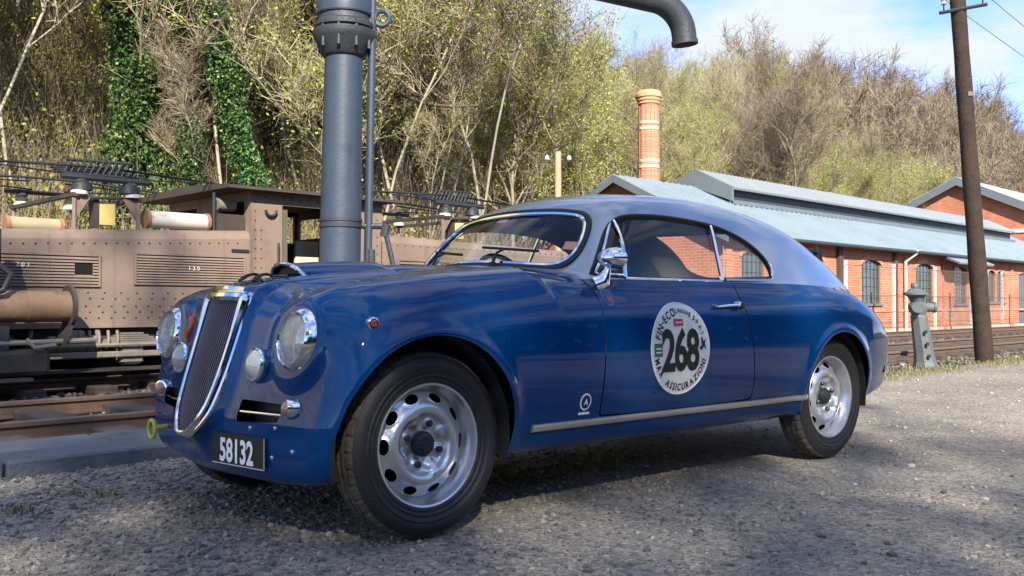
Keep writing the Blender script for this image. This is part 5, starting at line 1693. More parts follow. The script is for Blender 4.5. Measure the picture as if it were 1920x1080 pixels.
def F_low(x, y, z):
    y = np.abs(y)
    H = Hf(x, y)
    top = H - z
    f = smin(top, Wf(x, z) - y, .15)
    front = x - Xff(y, z)
    f = smin(f, front, .10)
    # headlamp pods at the front of the wings
    dd = np.sqrt((y - .526) ** 2 + (z - .700 - .10 * np.clip(x + .4, 0, 1)) ** 2)
    pod = smin(.112 + .07 * np.clip(x + .42, 0, .6) - dd, x + .392 - .18 * (z - .70), .03)
    pod = np.minimum(pod, .5 - x)
    f = smax(f, pod, .11)
    # prow that carries the grille
    prow = smin(x - (-.575 + .31 * (z - .352) + 1.1 * y * y + 4 * np.clip(.36 - z, 0, 1) ** 1.5), wps(z) + .012 - y, .045)
    prow = smin(prow, top + .004, .05)
    prow = np.minimum(prow, .2 - x)
    f = smax(f, prow, .05)
    rear = (3.70 - .42 * y * y - .9 * np.abs(z - .50) ** 1.8 - x)
    f = smin(f, rear, .22)
    # small step of the rear valance
    zb = .245 - .045 * np.clip((.25 - x) / .4, 0, 1) + .10 * np.clip(y - .45, 0, 1) * np.clip((.35 - x) / .2, 0, 1) + .10 * np.clip((x - 2.7) / .8, 0, 1)
    f = smin(f, z - zb, .05)
    return f
def Xw(y, z):
    return .752 + 1.02 * (z - .99) + .44 * y * y
def F_top(x, y, z):
    y = np.abs(y)
    tp_ = zrs(x) - .21 * y * y - z
    G = .704 - .385 * np.maximum(z - .92, -.03) - .16 * np.clip(x - 2.1, 0, 2) ** 1.7 - .06 * np.clip(1.2 - x, 0, 1) ** 2
    f = smin(tp_, G - y, .15)
    f = smin(f, (x - Xw(y, z)) * .72, .07)
    return np.minimum(f, z - .865)
def F_car(x, y, z):
    return smax(F_low(x, y, z), F_top(x, y, z), .035)
def surf_y(x, z, F=F_car):
    """half width of the body at (x, z)"""
    x = np.asarray(x, float); z = np.asarray(z, float)
    lo = np.full(x.shape, .30); hi = np.full(x.shape, .95)
    for _ in range(26):
        m = (lo + hi) / 2
        p = F(x, m, z) > 0
        lo = np.where(p, m, lo); hi = np.where(p, hi, m)
    return lo
def surf_x(y, z, F=F_car, a=-.75, b=.2):
    y = np.asarray(y, float); z = np.asarray(z, float)
    lo = np.full(y.shape, a); hi = np.full(y.shape, b)
    for _ in range(26):
        m = (lo + hi) / 2
        p = F(m, y, z) > 0
        hi = np.where(p, m, hi); lo = np.where(p, lo, m)
    return hi
def surf_z(x, y, F=F_car, a=.5, b=1.5):
    x = np.asarray(x, float); y = np.asarray(y, float)
    lo = np.full(x.shape, a); hi = np.full(x.shape, b)
    for _ in range(26):
        m = (lo + hi) / 2
        p = F(x, y, m) > 0
        lo = np.where(p, m, lo); hi = np.where(p, hi, m)
    return lo

CAR = empty('vintage_car', (0, 0, 0), 'dark blue vintage coupe with silver roof and a white 268 roundel on its door', 'car')

_h = .0125
_V, _Q = surface_nets(F_car, (-.66, -.025, .14), (3.85, .86, 1.44), _h)
_V = snap(F_car, _V)
_N = -grad(F_car, _V)
_N /= np.maximum(np.linalg.norm(_N, axis=1), 1e-9)[:, None]
_T = np.concatenate([_Q[:, [0, 1, 2]], _Q[:, [0, 2, 3]]])
_fn = np.cross(_V[_T[:, 1]] - _V[_T[:, 0]], _V[_T[:, 2]] - _V[_T[:, 0]])
_fl = (_fn * _N[_T[:, 0]]).sum(1) < 0
_T[_fl] = _T[_fl][:, ::-1]
_V, _T, _N = clip(_V, _T, _N, _V[:, 1] + 1e-5)
BASE = (_V, _T, _N)

# --- outlines on the body
DLO = chaikin([(.868, .929), (.905, .965), (.955, 1.025), (1.045, 1.130), (1.115, 1.190), (1.20, 1.214), (1.45, 1.222), (1.76, 1.200), (1.90, 1.168), (2.025, 1.122), (2.115, 1.060), (2.155, .995), (2.14, .945), (2.08, .928), (1.45, .926)], 2)
def f_dlo(V): return np.where(V[:, 2] > .85, poly_sdf(V[:, 0], V[:, 2], DLO), -1.0)
def vent_line(z): return 1.027 + (z - .926) * .335
def bar_line(z): return 1.703 + (z - .926) * .19
_wl = [(.0, .996), (.204, .986), (.379, .972), (.470, .966), (.515, .983), (.530, 1.022), (.521, 1.082), (.497, 1.144), (.466, 1.190), (.420, 1.218), (.358, 1.231), (.25, 1.243), (.0, 1.252)]
WSP = chaikin(_wl + [(-y, z) for y, z in _wl[-2:0:-1]], 2)
def f_ws(V):
    return np.where((V[:, 0] < 1.35) & (V[:, 2] > .92), poly_sdf(V[:, 1], V[:, 2], WSP), -1.0)
def f_rw(V):
    P = [(-.44, 1.045), (.44, 1.045), (.38, 1.20), (-.38, 1.20)]
    return np.where((V[:, 0] > 2.3) & (V[:, 2] > .95), poly_sdf(V[:, 1], V[:, 2], P) + .05, -1.0)
def belt(x): return .919 - .020 * np.clip((x - 2.2) / .7, 0, 1) ** 2
def f_roof(V):
    return np.minimum(V[:, 2] - belt(V[:, 0]), V[:, 0] - (Xw(V[:, 1], V[:, 2]) - .045))
DOOR = chaikin([(.818, .935), (.820, .90), (.815, .60), (.806, .385), (.820, .362), (1.83, .362), (1.862, .385), (1.835, .60), (1.795, .80), (1.782, .905), (1.780, .935)], 2)
def f_door(V): return np.where(V[:, 1] > .45, poly_sdf(V[:, 0], V[:, 2], DOOR), -1.0)
BON = chaikin([(-.33, -.155), (-.20, -.24), (.2, -.36), (.69, -.43), (.715, -.40), (.73, 0), (.715, .40), (.69, .43), (.2, .36), (-.20, .24), (-.33, .155), (-.35, 0)], 2)
def f_bon(V): return np.where((V[:, 2] > .80) & (V[:, 0] < .85), poly_sdf(V[:, 0], V[:, 1], BON), -1.0)
VENT = [(.255, .418), (.47, .430), (.48, .468), (.265, .472)]
def f_vent(V): return np.where(V[:, 0] < -.25, poly_sdf(V[:, 1], V[:, 2], VENT) + .012, -1.0)
def f_arch(V):
    o = np.full(len(V), 1.0)
    for (cx, cz, r) in (FR, RR):
        q = np.sqrt((V[:, 0] - cx) ** 2 + (V[:, 2] - cz) ** 2) - r
        o = np.minimum(o, np.where((V[:, 1] > .40) & (V[:, 2] < .8), q, 1.0))
    return o
def cut(mesh, *fs):
    V, T, N = mesh
    for f in fs:
        V, T, N = clip(V, T, N, f(V))
    return V, T, N
def neg(f, g=0.0): return lambda V: -f(V) - g
def pos(f, g=0.0): return lambda V: f(V) - g

_low = cut(BASE, f_arch, neg(f_roof))
_body = cut(_low, neg(f_door, .0032), neg(f_bon, .0026), neg(f_vent))
np_mesh('body', *mirror_mesh(*_body)[:2], PAINT, CAR, mirror_mesh(*_body)[2])
_door = cut(_low, pos(f_door, .0032))
_bon = mirror_mesh(*cut(_low, pos(f_bon, .0026)))
np_mesh('bonnet', _bon[0], _bon[1], PAINT, CAR, _bon[2])
_roof = cut(BASE, pos(f_roof, .001), neg(f_dlo), neg(f_ws), neg(f_rw))
_rm = mirror_mesh(*_roof)
ROOF = np_mesh('roof', _rm[0], _rm[1], SILVER, CAR, _rm[2])
# head lining just under the roof skin
np_mesh('roof_lining', _rm[0] - _rm[2] * .022, _rm[1], LINING, ROOF, _rm[2])
_ws = mirror_mesh(*cut(BASE, pos(f_roof), pos(f_ws)))
WS = np_mesh('windscreen', _ws[0] - _ws[2] * .004, _ws[1], GLASS, CAR, _ws[2])
_rw = mirror_mesh(*cut(BASE, pos(f_roof), pos(f_rw)))
np_mesh('rear_window', _rw[0] - _rw[2] * .004, _rw[1], GLASS, CAR, _rw[2])
M3 = np.array([1, -1, 1.0])
def side_part(name, mesh, m, sgn, parent=CAR, inset=0.0):
    V, T, N = mesh
    V = V - N * inset
    if sgn < 0:
        V, T, N = V * M3, T[:, ::-1], N * M3
    return np_mesh(name, V, T, m, parent, N)
_pv = cut(BASE, pos(f_dlo), lambda V: vent_line(V[:, 2]) - V[:, 0])
_pd = cut(BASE, pos(f_dlo), lambda V: V[:, 0] - vent_line(V[:, 2]), lambda V: bar_line(V[:, 2]) - V[:, 0])
_pq = cut(BASE, pos(f_dlo), lambda V: V[:, 0] - bar_line(V[:, 2]))

def drape(P, out=0.0, sgn=-1):
    """(x, z) points laid on the body side"""
    P = np.asarray(P, float)
    y = surf_y(P[:, 0], P[:, 1])
    return np.stack([P[:, 0], sgn * (y + out), P[:, 1]], 1)
def resample(P, n, closed=True):
    P = np.asarray(P, float)
    if closed: P = np.vstack([P, P[:1]])
    d = np.r_[0, np.cumsum(np.linalg.norm(np.diff(P, axis=0), axis=1))]
    t = np.linspace(0, d[-1], n, endpoint=not closed)
    return np.stack([np.interp(t, d, P[:, k]) for k in range(P.shape[1])], 1)

for sgn in (-1, 1):
    D = side_part('door', _door, PAINT, sgn)
    side_part('vent_window', _pv, SIDEGLASS, sgn, D, .010)
    side_part('door_window', _pd, SIDEGLASS, sgn, D, .012)
    side_part('quarter_window', _pq, SIDEGLASS, sgn, CAR, .012)
    mb = MB(); mb.tube(drape(resample(DLO, 110), -.002, sgn), .0075, 6, closed=True)
    mb.build('window_seal', SEALM, CAR)
    # bright frames: vent window, lower edge, slim pillar bars
    mb = MB()
    zz = np.linspace(.928, 1.183, 8)
    mb.tube(drape(np.stack([vent_line(zz), zz], 1), .002, sgn), .0085, 6)
    vp = [(vent_line(1.186) - .006, 1.186), (1.082, 1.160), (1.040, 1.112), (.955, 1.010), (.895, .942), (vent_line(.936), .938)]
    mb.tube(drape(resample(vp, 30, False), .000, sgn), .006, 6)
    mb.build('vent_frame', CHROME, D)
    mb = MB()
    zz = np.linspace(.926, 1.192, 8)
    mb.tube(drape(np.stack([bar_line(zz), zz], 1), .002, sgn), .0105, 6)
    mb.build('pillar_bar', CHROME, CAR)
    mb = MB()
    qp = [(bar_line(.93) + .03, .931), (2.09, .932), (2.135, .946), (2.153, .985), (2.150, 1.02)]
    mb.tube(drape(resample(chaikin(qp, 2, False), 30, False), .001, sgn), .0075, 6)
    mb.tube(drape(resample([(vent_line(.93), .926), (bar_line(.93), .925)], 16, False), .001, sgn), .006, 6)
    mb.build('window_trim', CHROME, CAR)
    # door handle
    mb = MB()
    hp = np.array([(1.555, .806), (1.60, .809), (1.66, .812), (1.715, .814)])
    mb.tube(drape(hp, .022, sgn), [.006, .008, .009, .010], 8, flat=.8)
    b = drape([(1.738, .812)], 0, sgn)[0]
    mb.tube([b, b + np.array([0, sgn * .034, 0])], [.022, .017], 12)
    b2 = drape([(1.715, .814)], .022, sgn)[0]
    mb.tube([b2, b + np.array([0, sgn * .024, 0])], .010, 8)
    b = drape([(1.557, .806)], 0, sgn)[0]
    mb.tube([b, b + np.array([0, sgn * .026, 0])], [.011, .007], 8)
    mb.build('handle', CHROME, D)
    # sill trim strip
    xs_ = np.linspace(.444, 2.344, 60)
    zs_ = np.full(60, .347)
    mb = MB()
    ring = []
    for dz, o in ((-.015, .000), (-.013, .010), (-.005, .013), (.005, .013), (.013, .010), (.015, .000)):
        ring.append(drape(np.stack([xs_, zs_ + dz], 1), o, sgn))
    ring = np.stack(ring, 1)
    vs = ring.reshape(-1, 3)
    fs = [(i * 6 + j, i * 6 + j + 1, i * 6 + 6 + j + 1, i * 6 + 6 + j) for i in range(59) for j in range(5)]
    fs += [tuple(range(6)), tuple(59 * 6 + j for j in range(5, -1, -1))]
    mb.add(vs, fs)
    mb.build('sill_trim', DULLALU, CAR)
    # wheel wells
    for (cx, cz, r) in (FR, RR):
        mb = MB()
        mb.lathe([(r + .004, .735), (r + .006, .40), (.02, .39)], 40, 'Y', (cx, 0, cz), M=Matrix.Diagonal((1, -sgn, 1)), caps=False, a0=R(-14), a1=R(194))
        mb.v = [p for p in mb.v]
        mb.build('wheel_well', WELL, CAR)

# windscreen frame: bright inner trim with a black seal round it
_cs = resample(WSP, 140)
def on_screen(P, out=0.0):
    x = surf_x(P[:, 0], P[:, 1], F_top, .4, 1.8)
    V = np.stack([x, P[:, 0], P[:, 1]], 1)
    g = -grad(F_car, V); g /= np.linalg.norm(g, axis=1)[:, None]
    return V + g * out
_wp = on_screen(_cs)
mb = MB(); mb.tube(_wp, .015, 6, closed=True); mb.build('windscreen_seal', SEALM, CAR)
_cen = np.array([0, 1.112])
mb = MB(); mb.tube(on_screen(_cen + (_cs - _cen) * np.array([.972, .905]), .005), .0085, 6, closed=True); mb.build('windscreen_trim', CHROME, CAR)
# centre strip is absent on this one-piece screen; two wipers rest on the lower edge
for y0, y1, ye in ((.10, .44, .27), (-.36, -.02, -.20)):
    b = np.array([surf_x(np.array([y0 * .5 + y1 * .5]), np.array([1.0]), F_top, .4, 1.8)[0] - .05, (y0 + y1) / 2, .995])
    P = np.linspace(0, 1, 8)
    blade = on_screen(np.stack([y0 + (y1 - y0) * P, 1.035 + .03 * P], 1), .018)
    mb = MB(); mb.tube(blade, .007, 6)
    mb.tube([b, (b + blade[4]) / 2 + np.array([-.01, 0, .014]), blade[4]], [.008, .006, .005], 6)
    mb.tube([b - np.array([0, 0, .03]), b + np.array([0, 0, .008])], .015, 10)
    mb.build('wiper', BLACK, CAR)

# --- grille
def gr_x(y, z): return surf_x(np.asarray(y), np.asarray(z))
def gr_w(z): return np.maximum(wps(np.asarray(z)) - .030, .004)
zg = np.linspace(.352, .845, 40)
_o = np.concatenate([np.stack([gr_w(zg), zg], 1), np.stack([-gr_w(zg[::-1]), zg[::-1]], 1)])
_o = chaikin(_o, 1)
def grille_pt(P, out):
    """on a smooth prow surface in front of the body"""
    P = np.asarray(P)
    x = -.583 + .31 * (P[:, 1] - .352) + .9 * P[:, 0] ** 2 + np.where(P[:, 1] > .80, 1.6 * (P[:, 1] - .80) ** 2, 0)
    return np.stack([x - out, P[:, 0], P[:, 1]], 1)
GR = empty('grille', (0, 0, 0)); GR.parent = CAR
mb = MB()
_oo = resample(_o, 120)
a = grille_pt(_oo * 1.0, .010)
cen = np.array([0, .60])
mb.tube(a, [.010 + .010 * max(0, (p[1] - .70) / .15) for p in _oo], 8, closed=True)
mb.tube(grille_pt(cen + (_oo - cen) * np.array([1.12, 1.035]), -.008), .010, 6, closed=True)
mb.build('surround', CHROME, GR)
mb = MB()   # backing
nn = 30
vs = []; fs = []
for i, z in enumerate(np.linspace(.353, .845, nn)):
    wz = float(gr_w(np.array([z]))[0])
    for j in range(7):
        vs.append(grille_pt(np.array([[wz * (j / 3 - 1), z]]), -.016)[0])
fs = [(i * 7 + j, i * 7 + j + 1, i * 7 + 8 + j, i * 7 + 7 + j) for i in range(nn - 1) for j in range(6)]
mb.add(vs, fs); mb.build('backing', mat('grille_dark', (.012, .010, .014), rough=.7), GR)
mb = MB()
for y in np.linspace(-.142, .142, 23):
    zs_ = [z for z in np.linspace(.355, .845, 40) if gr_w(np.array([z]))[0] > abs(y)]
    if len(zs_) > 2:
        mb.tube(grille_pt(np.array([(y, z) for z in zs_]), .002), .0030, 5)
for z in np.arange(.365, .845, .0125):
    wz = float(gr_w(np.array([z]))[0])
    mb.tube(grille_pt(np.array([(y, z) for y in np.linspace(-wz, wz, 7)]), -.003), .0016, 4)
mb.build('grille_mesh', mat('grille_wire', (.13, .11, .135), rough=.45, metal=.7), GR, kind='stuff')
mb = MB()   # chrome cap over the grille with the winged badge
for i in range(1):
    P = np.array([(y, .862 + .012 * math.cos(y / .132 * 1.2)) for y in np.linspace(-.132, .132, 15)])
    mb.tube(grille_pt(P, .0), .020, 8, flat=.8)
mb.build('grille_cap', CHROME, GR)

# --- lamps
def lamp(name, c, r, tilt, parent, lens, yaw=0.0, bezel=CHROME, slim=False):
    """round lamp facing -X"""
    e = bpy.data.objects.new(name, None); COL.objects.link(e); e.parent = parent; e.location = c
    Mx = Matrix.Rotation(R(yaw), 3, 'Z') @ Matrix.Rotation(R(tilt), 3, 'Y')
    BZ = [(r * .97, -.004), (r * 1.0, .006), (r * 1.06, .002), (r * 1.08, -.20 * r), (r * 1.02, -.40 * r), (r * .9, -.45 * r)] if slim else None
    mb = MB(); mb.lathe(BZ or [(r * .83, -.016), (r * .86, .004), (r * .90, .010), (r * 1.02, -.002), (r * 1.11, -.26 * r), (r * 1.15, -.55 * r), (r * 1.15, -.75 * r), (r * .9, -.85 * r)], 48, 'X', M=Mx, c=c)
    mb.build('bezel', bezel, e)
    mb = MB(); mb.lathe([(r * .84, -.012), (r * .80, -.03), (r * .6, -.055), (r * .3, -.072), (r * .06, -.078), (0.0001, -.078)], 40, 'X', M=Mx, c=c)
    mb.build('reflector', mat('reflector', (.78, .78, .76), rough=.10, metal=1.0), e, auto=False)
    mb = MB(); mb.lathe([(.014, -.078), (.018, -.05), (.014, -.03), (.0001, -.024)], 12, 'X', M=Mx, c=c)
    mb.build('bulb', mat('bulb_shield', (.6, .6, .58), rough=.2, metal=.6), e)
    q_ = 1.15 if slim else 1.0
    mb = MB(); mb.lathe([(r * .855 * q_, -.006), (r * .75 * q_, .006), (r * .5, .020), (r * .25, .027), (0.0001, .029)], 40, 'X', M=Mx, c=c)
    mb.build('lens', lens, e)
    return e
for sgn in (-1, 1):
    lamp('headlight', (-.432, sgn * .526, .700), .101, 11, CAR, LENS)
    f = lamp('fog_lamp', (-.468, sgn * .318, .606), .057, 5, CAR, FROST, slim=True)
    mb = MB(); mb.tube([(-.44, sgn * .318, .606), (-.40, sgn * .318, .604), (-.34, sgn * .318, .60)], [.050, .040, .025], 16)
    mb.build('lamp_shell', CHROME, f)
    # indicator by the cooling slot
    e = bpy.data.objects.new('turn_signal', None); COL.objects.link(e); e.parent = CAR
    yy, zz = sgn * .535, .470
    xx = float(surf_x(np.array([abs(yy)]), np.array([zz]))[0])
    e.location = (xx, yy, zz)
    mb = MB(); mb.lathe([(.034, -.03), (.036, -.004), (.033, .012), (.027, .014)], 24, 'X', c=(xx - .004, yy, zz), M=Matrix.Rotation(R(sgn * 22), 3, 'Z')); mb.build('bezel', CHROME, e)
    mb = MB(); mb.lathe([(.027, .010), (.022, .022), (.010, .029), (.0001, .031)], 24, 'X', c=(xx - .004, yy, zz), M=Matrix.Rotation(R(sgn * 22), 3, 'Z')); mb.build('lens', mat('clear_red_lens', (.42, .20, .16), rough=.12, coat=1.0), e)
    # cooling slot with a bright bar
    mb = MB(); mb.box((-.37, sgn * .365, .444), (.10, .27, .09)); mb.build('slot_backing', BLACK, CAR)
    P = np.array([(y, .442 + .01 * (y - .36)) for y in np.linspace(.25, .485, 10)])
    xx_ = surf_x(P[:, 0], P[:, 1] + .05) - .004
    mb = MB(); mb.tube(np.stack([xx_, sgn * P[:, 0], P[:, 1]], 1), .0055, 8); mb.build('slot_bar', CHROME, CAR)
    # side repeater
    q = drape([(-.262, .752)], 0, sgn)[0]
    mb = MB(); mb.lathe([(.022, -.01), (.022, .006), (.017, .010)], 20, 'Y', c=q, M=Matrix.Diagonal((1, -sgn, 1))); rp = mb.build('side_repeater', CHROME, CAR)
    mb = MB(); mb.lathe([(.014, .008), (.010, .013), (.0001, .015)], 20, 'Y', c=q, M=Matrix.Diagonal((1, -sgn, 1))); mb.build('lens', AMBER, rp)
    # tail lamp
    q = np.array([3.33, sgn * .60, .60])
    mb = MB(); mb.lathe([(.04, -.03), (.042, .01), (.03, .03), (.0001, .036)], 20, 'X', c=(3.46, sgn * .56, .60), M=Matrix.Rotation(PI, 3, 'Z')); mb.build('tail_lamp', AMBER, CAR)

# --- number plate
PL = empty('number_plate', (-.497, -.232, .258)); PL.parent = CAR
Mz = Matrix.Rotation(math.atan2(.052, .355), 3, 'Z')       # yawed with the valance
def plate(u, v, d): 
    p = Mz @ Vector((-d, -u, v)); return (p.x - .500, p.y - .272, p.z + .309)
mb = MB(); mb.prism([(-.152, -.054), (.152, -.054), (.152, .054), (-.152, .054)], 0, .006, plate)
mb.build('plate', BLACKP, PL)
mb = MB()
for (a, b) in (((-.152, -.054), (.152, -.054)), ((.152, -.054), (.152, .054))):
    mb.tube([plate(*a, .004), plate(*b, .004)], .003, 6)
mb.build('plate_edge', DULLALU, PL)
V2, F2 = text_mesh('58132', .112, .0035, .72, 1.0)
mb = MB(); mb.add([plate(u - .004, v - .004, .0085) for u, v in V2], F2); mb.build('lettering', WHITEP, PL, auto=False)
for z in (.26, .36):
    mb = MB(); mb.box((-.44, -.23, z), (.10, .02, .02)); mb.build('bracket', BLACK, PL)

# --- decals draped on the near door
def decal(name, P, F, m, parent, out, sgn=-1):
    P, F = refine(P, F, .030)
    mb = MB(); mb.add(drape(P, out, sgn), F)
    return mb.build(name, m, parent, auto=False)
def disc(c, rx, rz, n=64, rings=6):
    V = [c]; Fs = []
    for k in range(1, rings + 1):
        for j in range(n):
            a = 2 * PI * j / n
            V.append((c[0] + rx * k / rings * math.cos(a), c[1] + rz * k / rings * math.sin(a)))
    for j in range(n): Fs.append((0, 1 + j, 1 + (j + 1) % n))
    for k in range(rings - 1):
        for j in range(n):
            a = 1 + k * n + j; b = 1 + k * n + (j + 1) % n
            Fs.append((a, a + n, b + n, b))
    return V, Fs
def arc_text(txt, c, r, a_mid, size, bold, inward, sx=.9, gap=1.0):
    """letters along a circle; a_mid in degrees (90 = top)"""
    Vs, Fs = [], []
    ws = []
    for ch in txt:
        if ch == ' ': ws.append((None, None, size * .36)); continue
        V2, F2 = text_mesh(ch, size, bold, sx)
        ws.append((V2, F2, (V2[:, 0].max() - V2[:, 0].min()) + size * .16 * gap))
    tot = sum(x[2] for x in ws)
    s = -tot / 2
    for V2, F2, ad in ws:
        mid = s + ad / 2; s += ad
        if V2 is None: continue
        th = R(a_mid) + (mid / r if inward else -mid / r)
        b = len(Vs)
        rot = th + PI / 2 if inward else th - PI / 2
        for u, v in V2:
            Vs.append((c[0] + r * math.cos(th) + u * math.cos(rot) - v * math.sin(rot), c[1] + r * math.sin(th) + u * math.sin(rot) + v * math.cos(rot)))
        Fs += [tuple(i + b for i in f) for f in F2]
    return Vs, Fs
RC = (1.288, .626); RAD = .197
V2, F2 = disc(RC, RAD, RAD)
RO = decal('race_roundel', V2, F2, CREAM, CAR, .0025)
rim = []; 
mb = MB(); th = np.linspace(0, 2 * PI, 73)[:-1]
mb.tube(drape(np.stack([RC[0] + RAD * np.cos(th), RC[1] + RAD * np.sin(th)], 1), .0022), .003, 5, closed=True); mb.build('roundel_edge', WHITEP, RO)
V2, F2 = text_mesh('268', .245, .0075, .74, .90)
V2 = V2 + np.array([RC[0] - .002, RC[1] - .006])
decal('race_number', V2, F2, BLACKP, RO, .0050)
V2, F2 = arc_text('FIN-ECO', RC, .160, 132, .048, .0012, False, .82, 1.0); decal('lettering', V2, F2, BLACKP, RO, .0045)
V2, F2 = arc_text('(Leasing S.p.A.)', RC, .163, 62, .032, .0008, False, .85, .9); decal('lettering', V2, F2, BLACKP, RO, .0045)
V2, F2 = arc_text('MAA  ASSICURAZIONI', RC, .167, 268, .042, .0012, True, .80, .9); decal('lettering', V2, F2, BLACKP, RO, .0045)
def rect(c, w_, h_, nx=3): 
    V = []; 
    for j in range(2):
        for i in range(nx + 1): V.append((c[0] - w_ / 2 + w_ * i / nx, c[1] - h_ / 2 + h_ * j))
    return V, [(i, i + 1, nx + 2 + i, nx + 1 + i) for i in range(nx)]
V2, F2 = rect((RC[0] - .012, RC[1] + .112), .062, .030); decal('red_emblem', V2, F2, REDP, RO, .0045)
V2, F2 = rect((RC[0] - .012, RC[1] + .112), .046, .006); decal('emblem_bar', V2, F2, CREAM, RO, .0060)
V2, F2 = rect((RC[0] - .152, RC[1] - .004), .052, .056); decal('green_emblem', V2, F2, GREENP, RO, .0045)
V2, F2 = rect((RC[0] - .152, RC[1] + .002), .034, .007); decal('emblem_bar', V2, F2, CREAM, RO, .0060)
V2, F2 = rect((RC[0] - .152, RC[1] - .014), .034, .006); decal('emblem_bar', V2, F2, CREAM, RO, .0060)
kx, kz = RC[0] + .150, RC[1] + .016
decal('navy_emblem', [(kx - .026, kz - .018), (kx - .008, kz - .004), (kx - .012, kz + .028), (kx - .002, kz + .03), (kx + .004, kz + .010), (kx + .026, kz + .026), (kx + .014, kz + .002), (kx + .024, kz - .026), (kx + .006, kz - .012), (kx - .010, kz - .028)], [tuple(range(10))], NAVYP, RO, .0045)
# small emblem behind the front wheel
V2, F2 = disc((.716, .432), .032, .034, 24, 2); EM = decal('wing_emblem', V2, F2, WHITEP, CAR, .0015)
V2, F2 = disc((.716, .432), .025, .027, 24, 2); decal('emblem_field', V2, F2, NAVYP, EM, .0030)
V2, F2 = text_mesh('A', .034, .001, .9); decal('lettering', V2 + np.array([.716, .432]), F2, WHITEP, EM, .0045)
V2, F2 = rect((.716, .386), .062, .010); decal('emblem_bar', V2, F2, WHITEP, EM, .0015)
# faded shield below the mirror
V2, F2 = disc((.876, .845), .030, .036, 24, 2); EM = decal('door_badge', V2, F2, mat('faded_blue', (.08, .16, .34), rough=.4), CAR, .0015)
V2, F2 = disc((.876, .845), .024, .029, 24, 2); decal('badge_field', V2, F2, mat('dull_navy', (.015, .05, .16), rough=.4), EM, .0030)
V2, F2 = rect((.882, .838), .030, .022); decal('badge_patch', V2, F2, mat('dull_red', (.30, .07, .06), rough=.4), EM, .0045)
# orange script on the far side of the nose
mb = MB()
sp = np.array([(.335 + .012 * math.sin(t * 7), .665 + .10 * t) for t in np.linspace(0, 1, 14)])
xs_ = surf_x(sp[:, 0], sp[:, 1])
mb.tube(np.stack([xs_ - .003, sp[:, 0], sp[:, 1]], 1), [.004 + .010 * abs(math.sin(t * 5)) for t in np.linspace(0, 1, 14)], 6, flat=.4)
mb.build('nose_emblem', mat('orange_vinyl', (.75, .13, .03), rough=.4), CAR)

# --- bonnet scoop
SC = empty('bonnet_scoop', (-.2, 0, .9)); SC.parent = CAR
def scoop(u, a):
    """u 0..1 back along the bonnet, a -1..1 across"""
    x = -.195 + .85 * u
    hw = .138 - .025 * u
    y = hw * a
    h = .049 * (1 - u ** 1.6) * max(0.0, 1 - abs(a) ** 2.6)
    z = float(surf_z(np.array([x]), np.array([abs(y)]))[0])
    return (x + .03 * abs(a) ** 2 * (1 - u), y, z + h - .003)
nu, na = 22, 24
vs = [scoop(i / nu, j / na * 2 - 1) for i in range(nu + 1) for j in range(na + 1)]
fs = [(i * (na + 1) + j, i * (na + 1) + j + 1, (i + 1) * (na + 1) + j + 1, (i + 1) * (na + 1) + j) for i in range(nu) for j in range(na)]
mb = MB(); mb.add(vs, fs, True); mb.build('scoop_shell', PAINT, SC)
mb = MB()
vs = [scoop(.05, j / na * 2 - 1) for j in range(na + 1)]
vs = [(x - .02, y, z - .004) for x, y, z in vs] + [(x - .02, y, float(surf_z(np.array([x]), np.array([abs(y)]))[0]) + .001) for x, y, z in vs]
mb.add(vs, [(j, j + 1, na + 2 + j, na + 1 + j) for j in range(na)]); mb.build('scoop_mouth', BLACK, SC)
mb = MB(); mb.tube([scoop(0, j / na * 2 - 1) for j in range(na + 1)], .008, 8); mb.build('scoop_trim', CHROME, SC)
# bonnet straps and badge pieces ahead of the scoop
for y, l in ((.02, .10), (-.09, .09)):
    mb = MB()
    P = [(-.36 + l * t, y + .02 * t, float(surf_z(np.array([-.36 + l * t]), np.array([abs(y)]))[0]) + .010 + .012 * math.sin(t * PI)) for t in np.linspace(0, 1, 7)]
    mb.tube(P, [.008, .012, .011, .009, .011, .009, .006], 6, flat=.6)
    mb.build('bonnet_catch', BLACK, CAR)
mb = MB()
P = [(-.335 + .02 * t, -.13 + .07 * t, float(surf_z(np.array([-.335 + .02 * t]), np.array([.1]))[0]) + .006) for t in np.linspace(0, 1, 5)]
mb.tube(P, .007, 6, flat=.6)
P = [(-.25 + .03 * t, -.16 + .20 * t, float(surf_z(np.array([-.25 + .03 * t]), np.array([.1]))[0]) + .006) for t in np.linspace(0, 1, 6)]
mb.tube(P, .006, 6, flat=.6)
mb.build('badge_trim', CHROME, CAR)

# --- wing mirror on the near door
MR = empty('wing_mirror', (.80, -.77, .90)); MR.parent = CAR
b = drape([(.895, .908)], 0)[0]
mb = MB(); mb.tube([(b[0] - .03, b[1] + .01, b[2] - .012), (b[0] - .004, b[1] - .012, b[2] + .004), (b[0] + .01, b[1] - .022, b[2] + .05), (b[0] + .014, b[1] - .024, b[2] + .08)], [.040, .034, .014, .011], 12)
mb.build('mirror_stalk', CHROME, MR)
mb = MB(); c0 = (b[0] + .026, b[1] - .03, b[2] + .098)
mb.lathe([(.0001, .055), (.022, .048), (.044, .026), (.054, -.004), (.055, -.022), (.048, -.026)], 28, 'X', c=c0, M=Matrix.Diagonal((1, 1.25, .85)))
mb.build('mirror_shell', CHROME, MR)
mb = MB(); mb.lathe([(.049, -.0255), (.0001, -.0255)], 28, 'X', c=c0, M=Matrix.Diagonal((1, 1.25, .85)))
mb.build('mirror_glass', CHROME, MR)

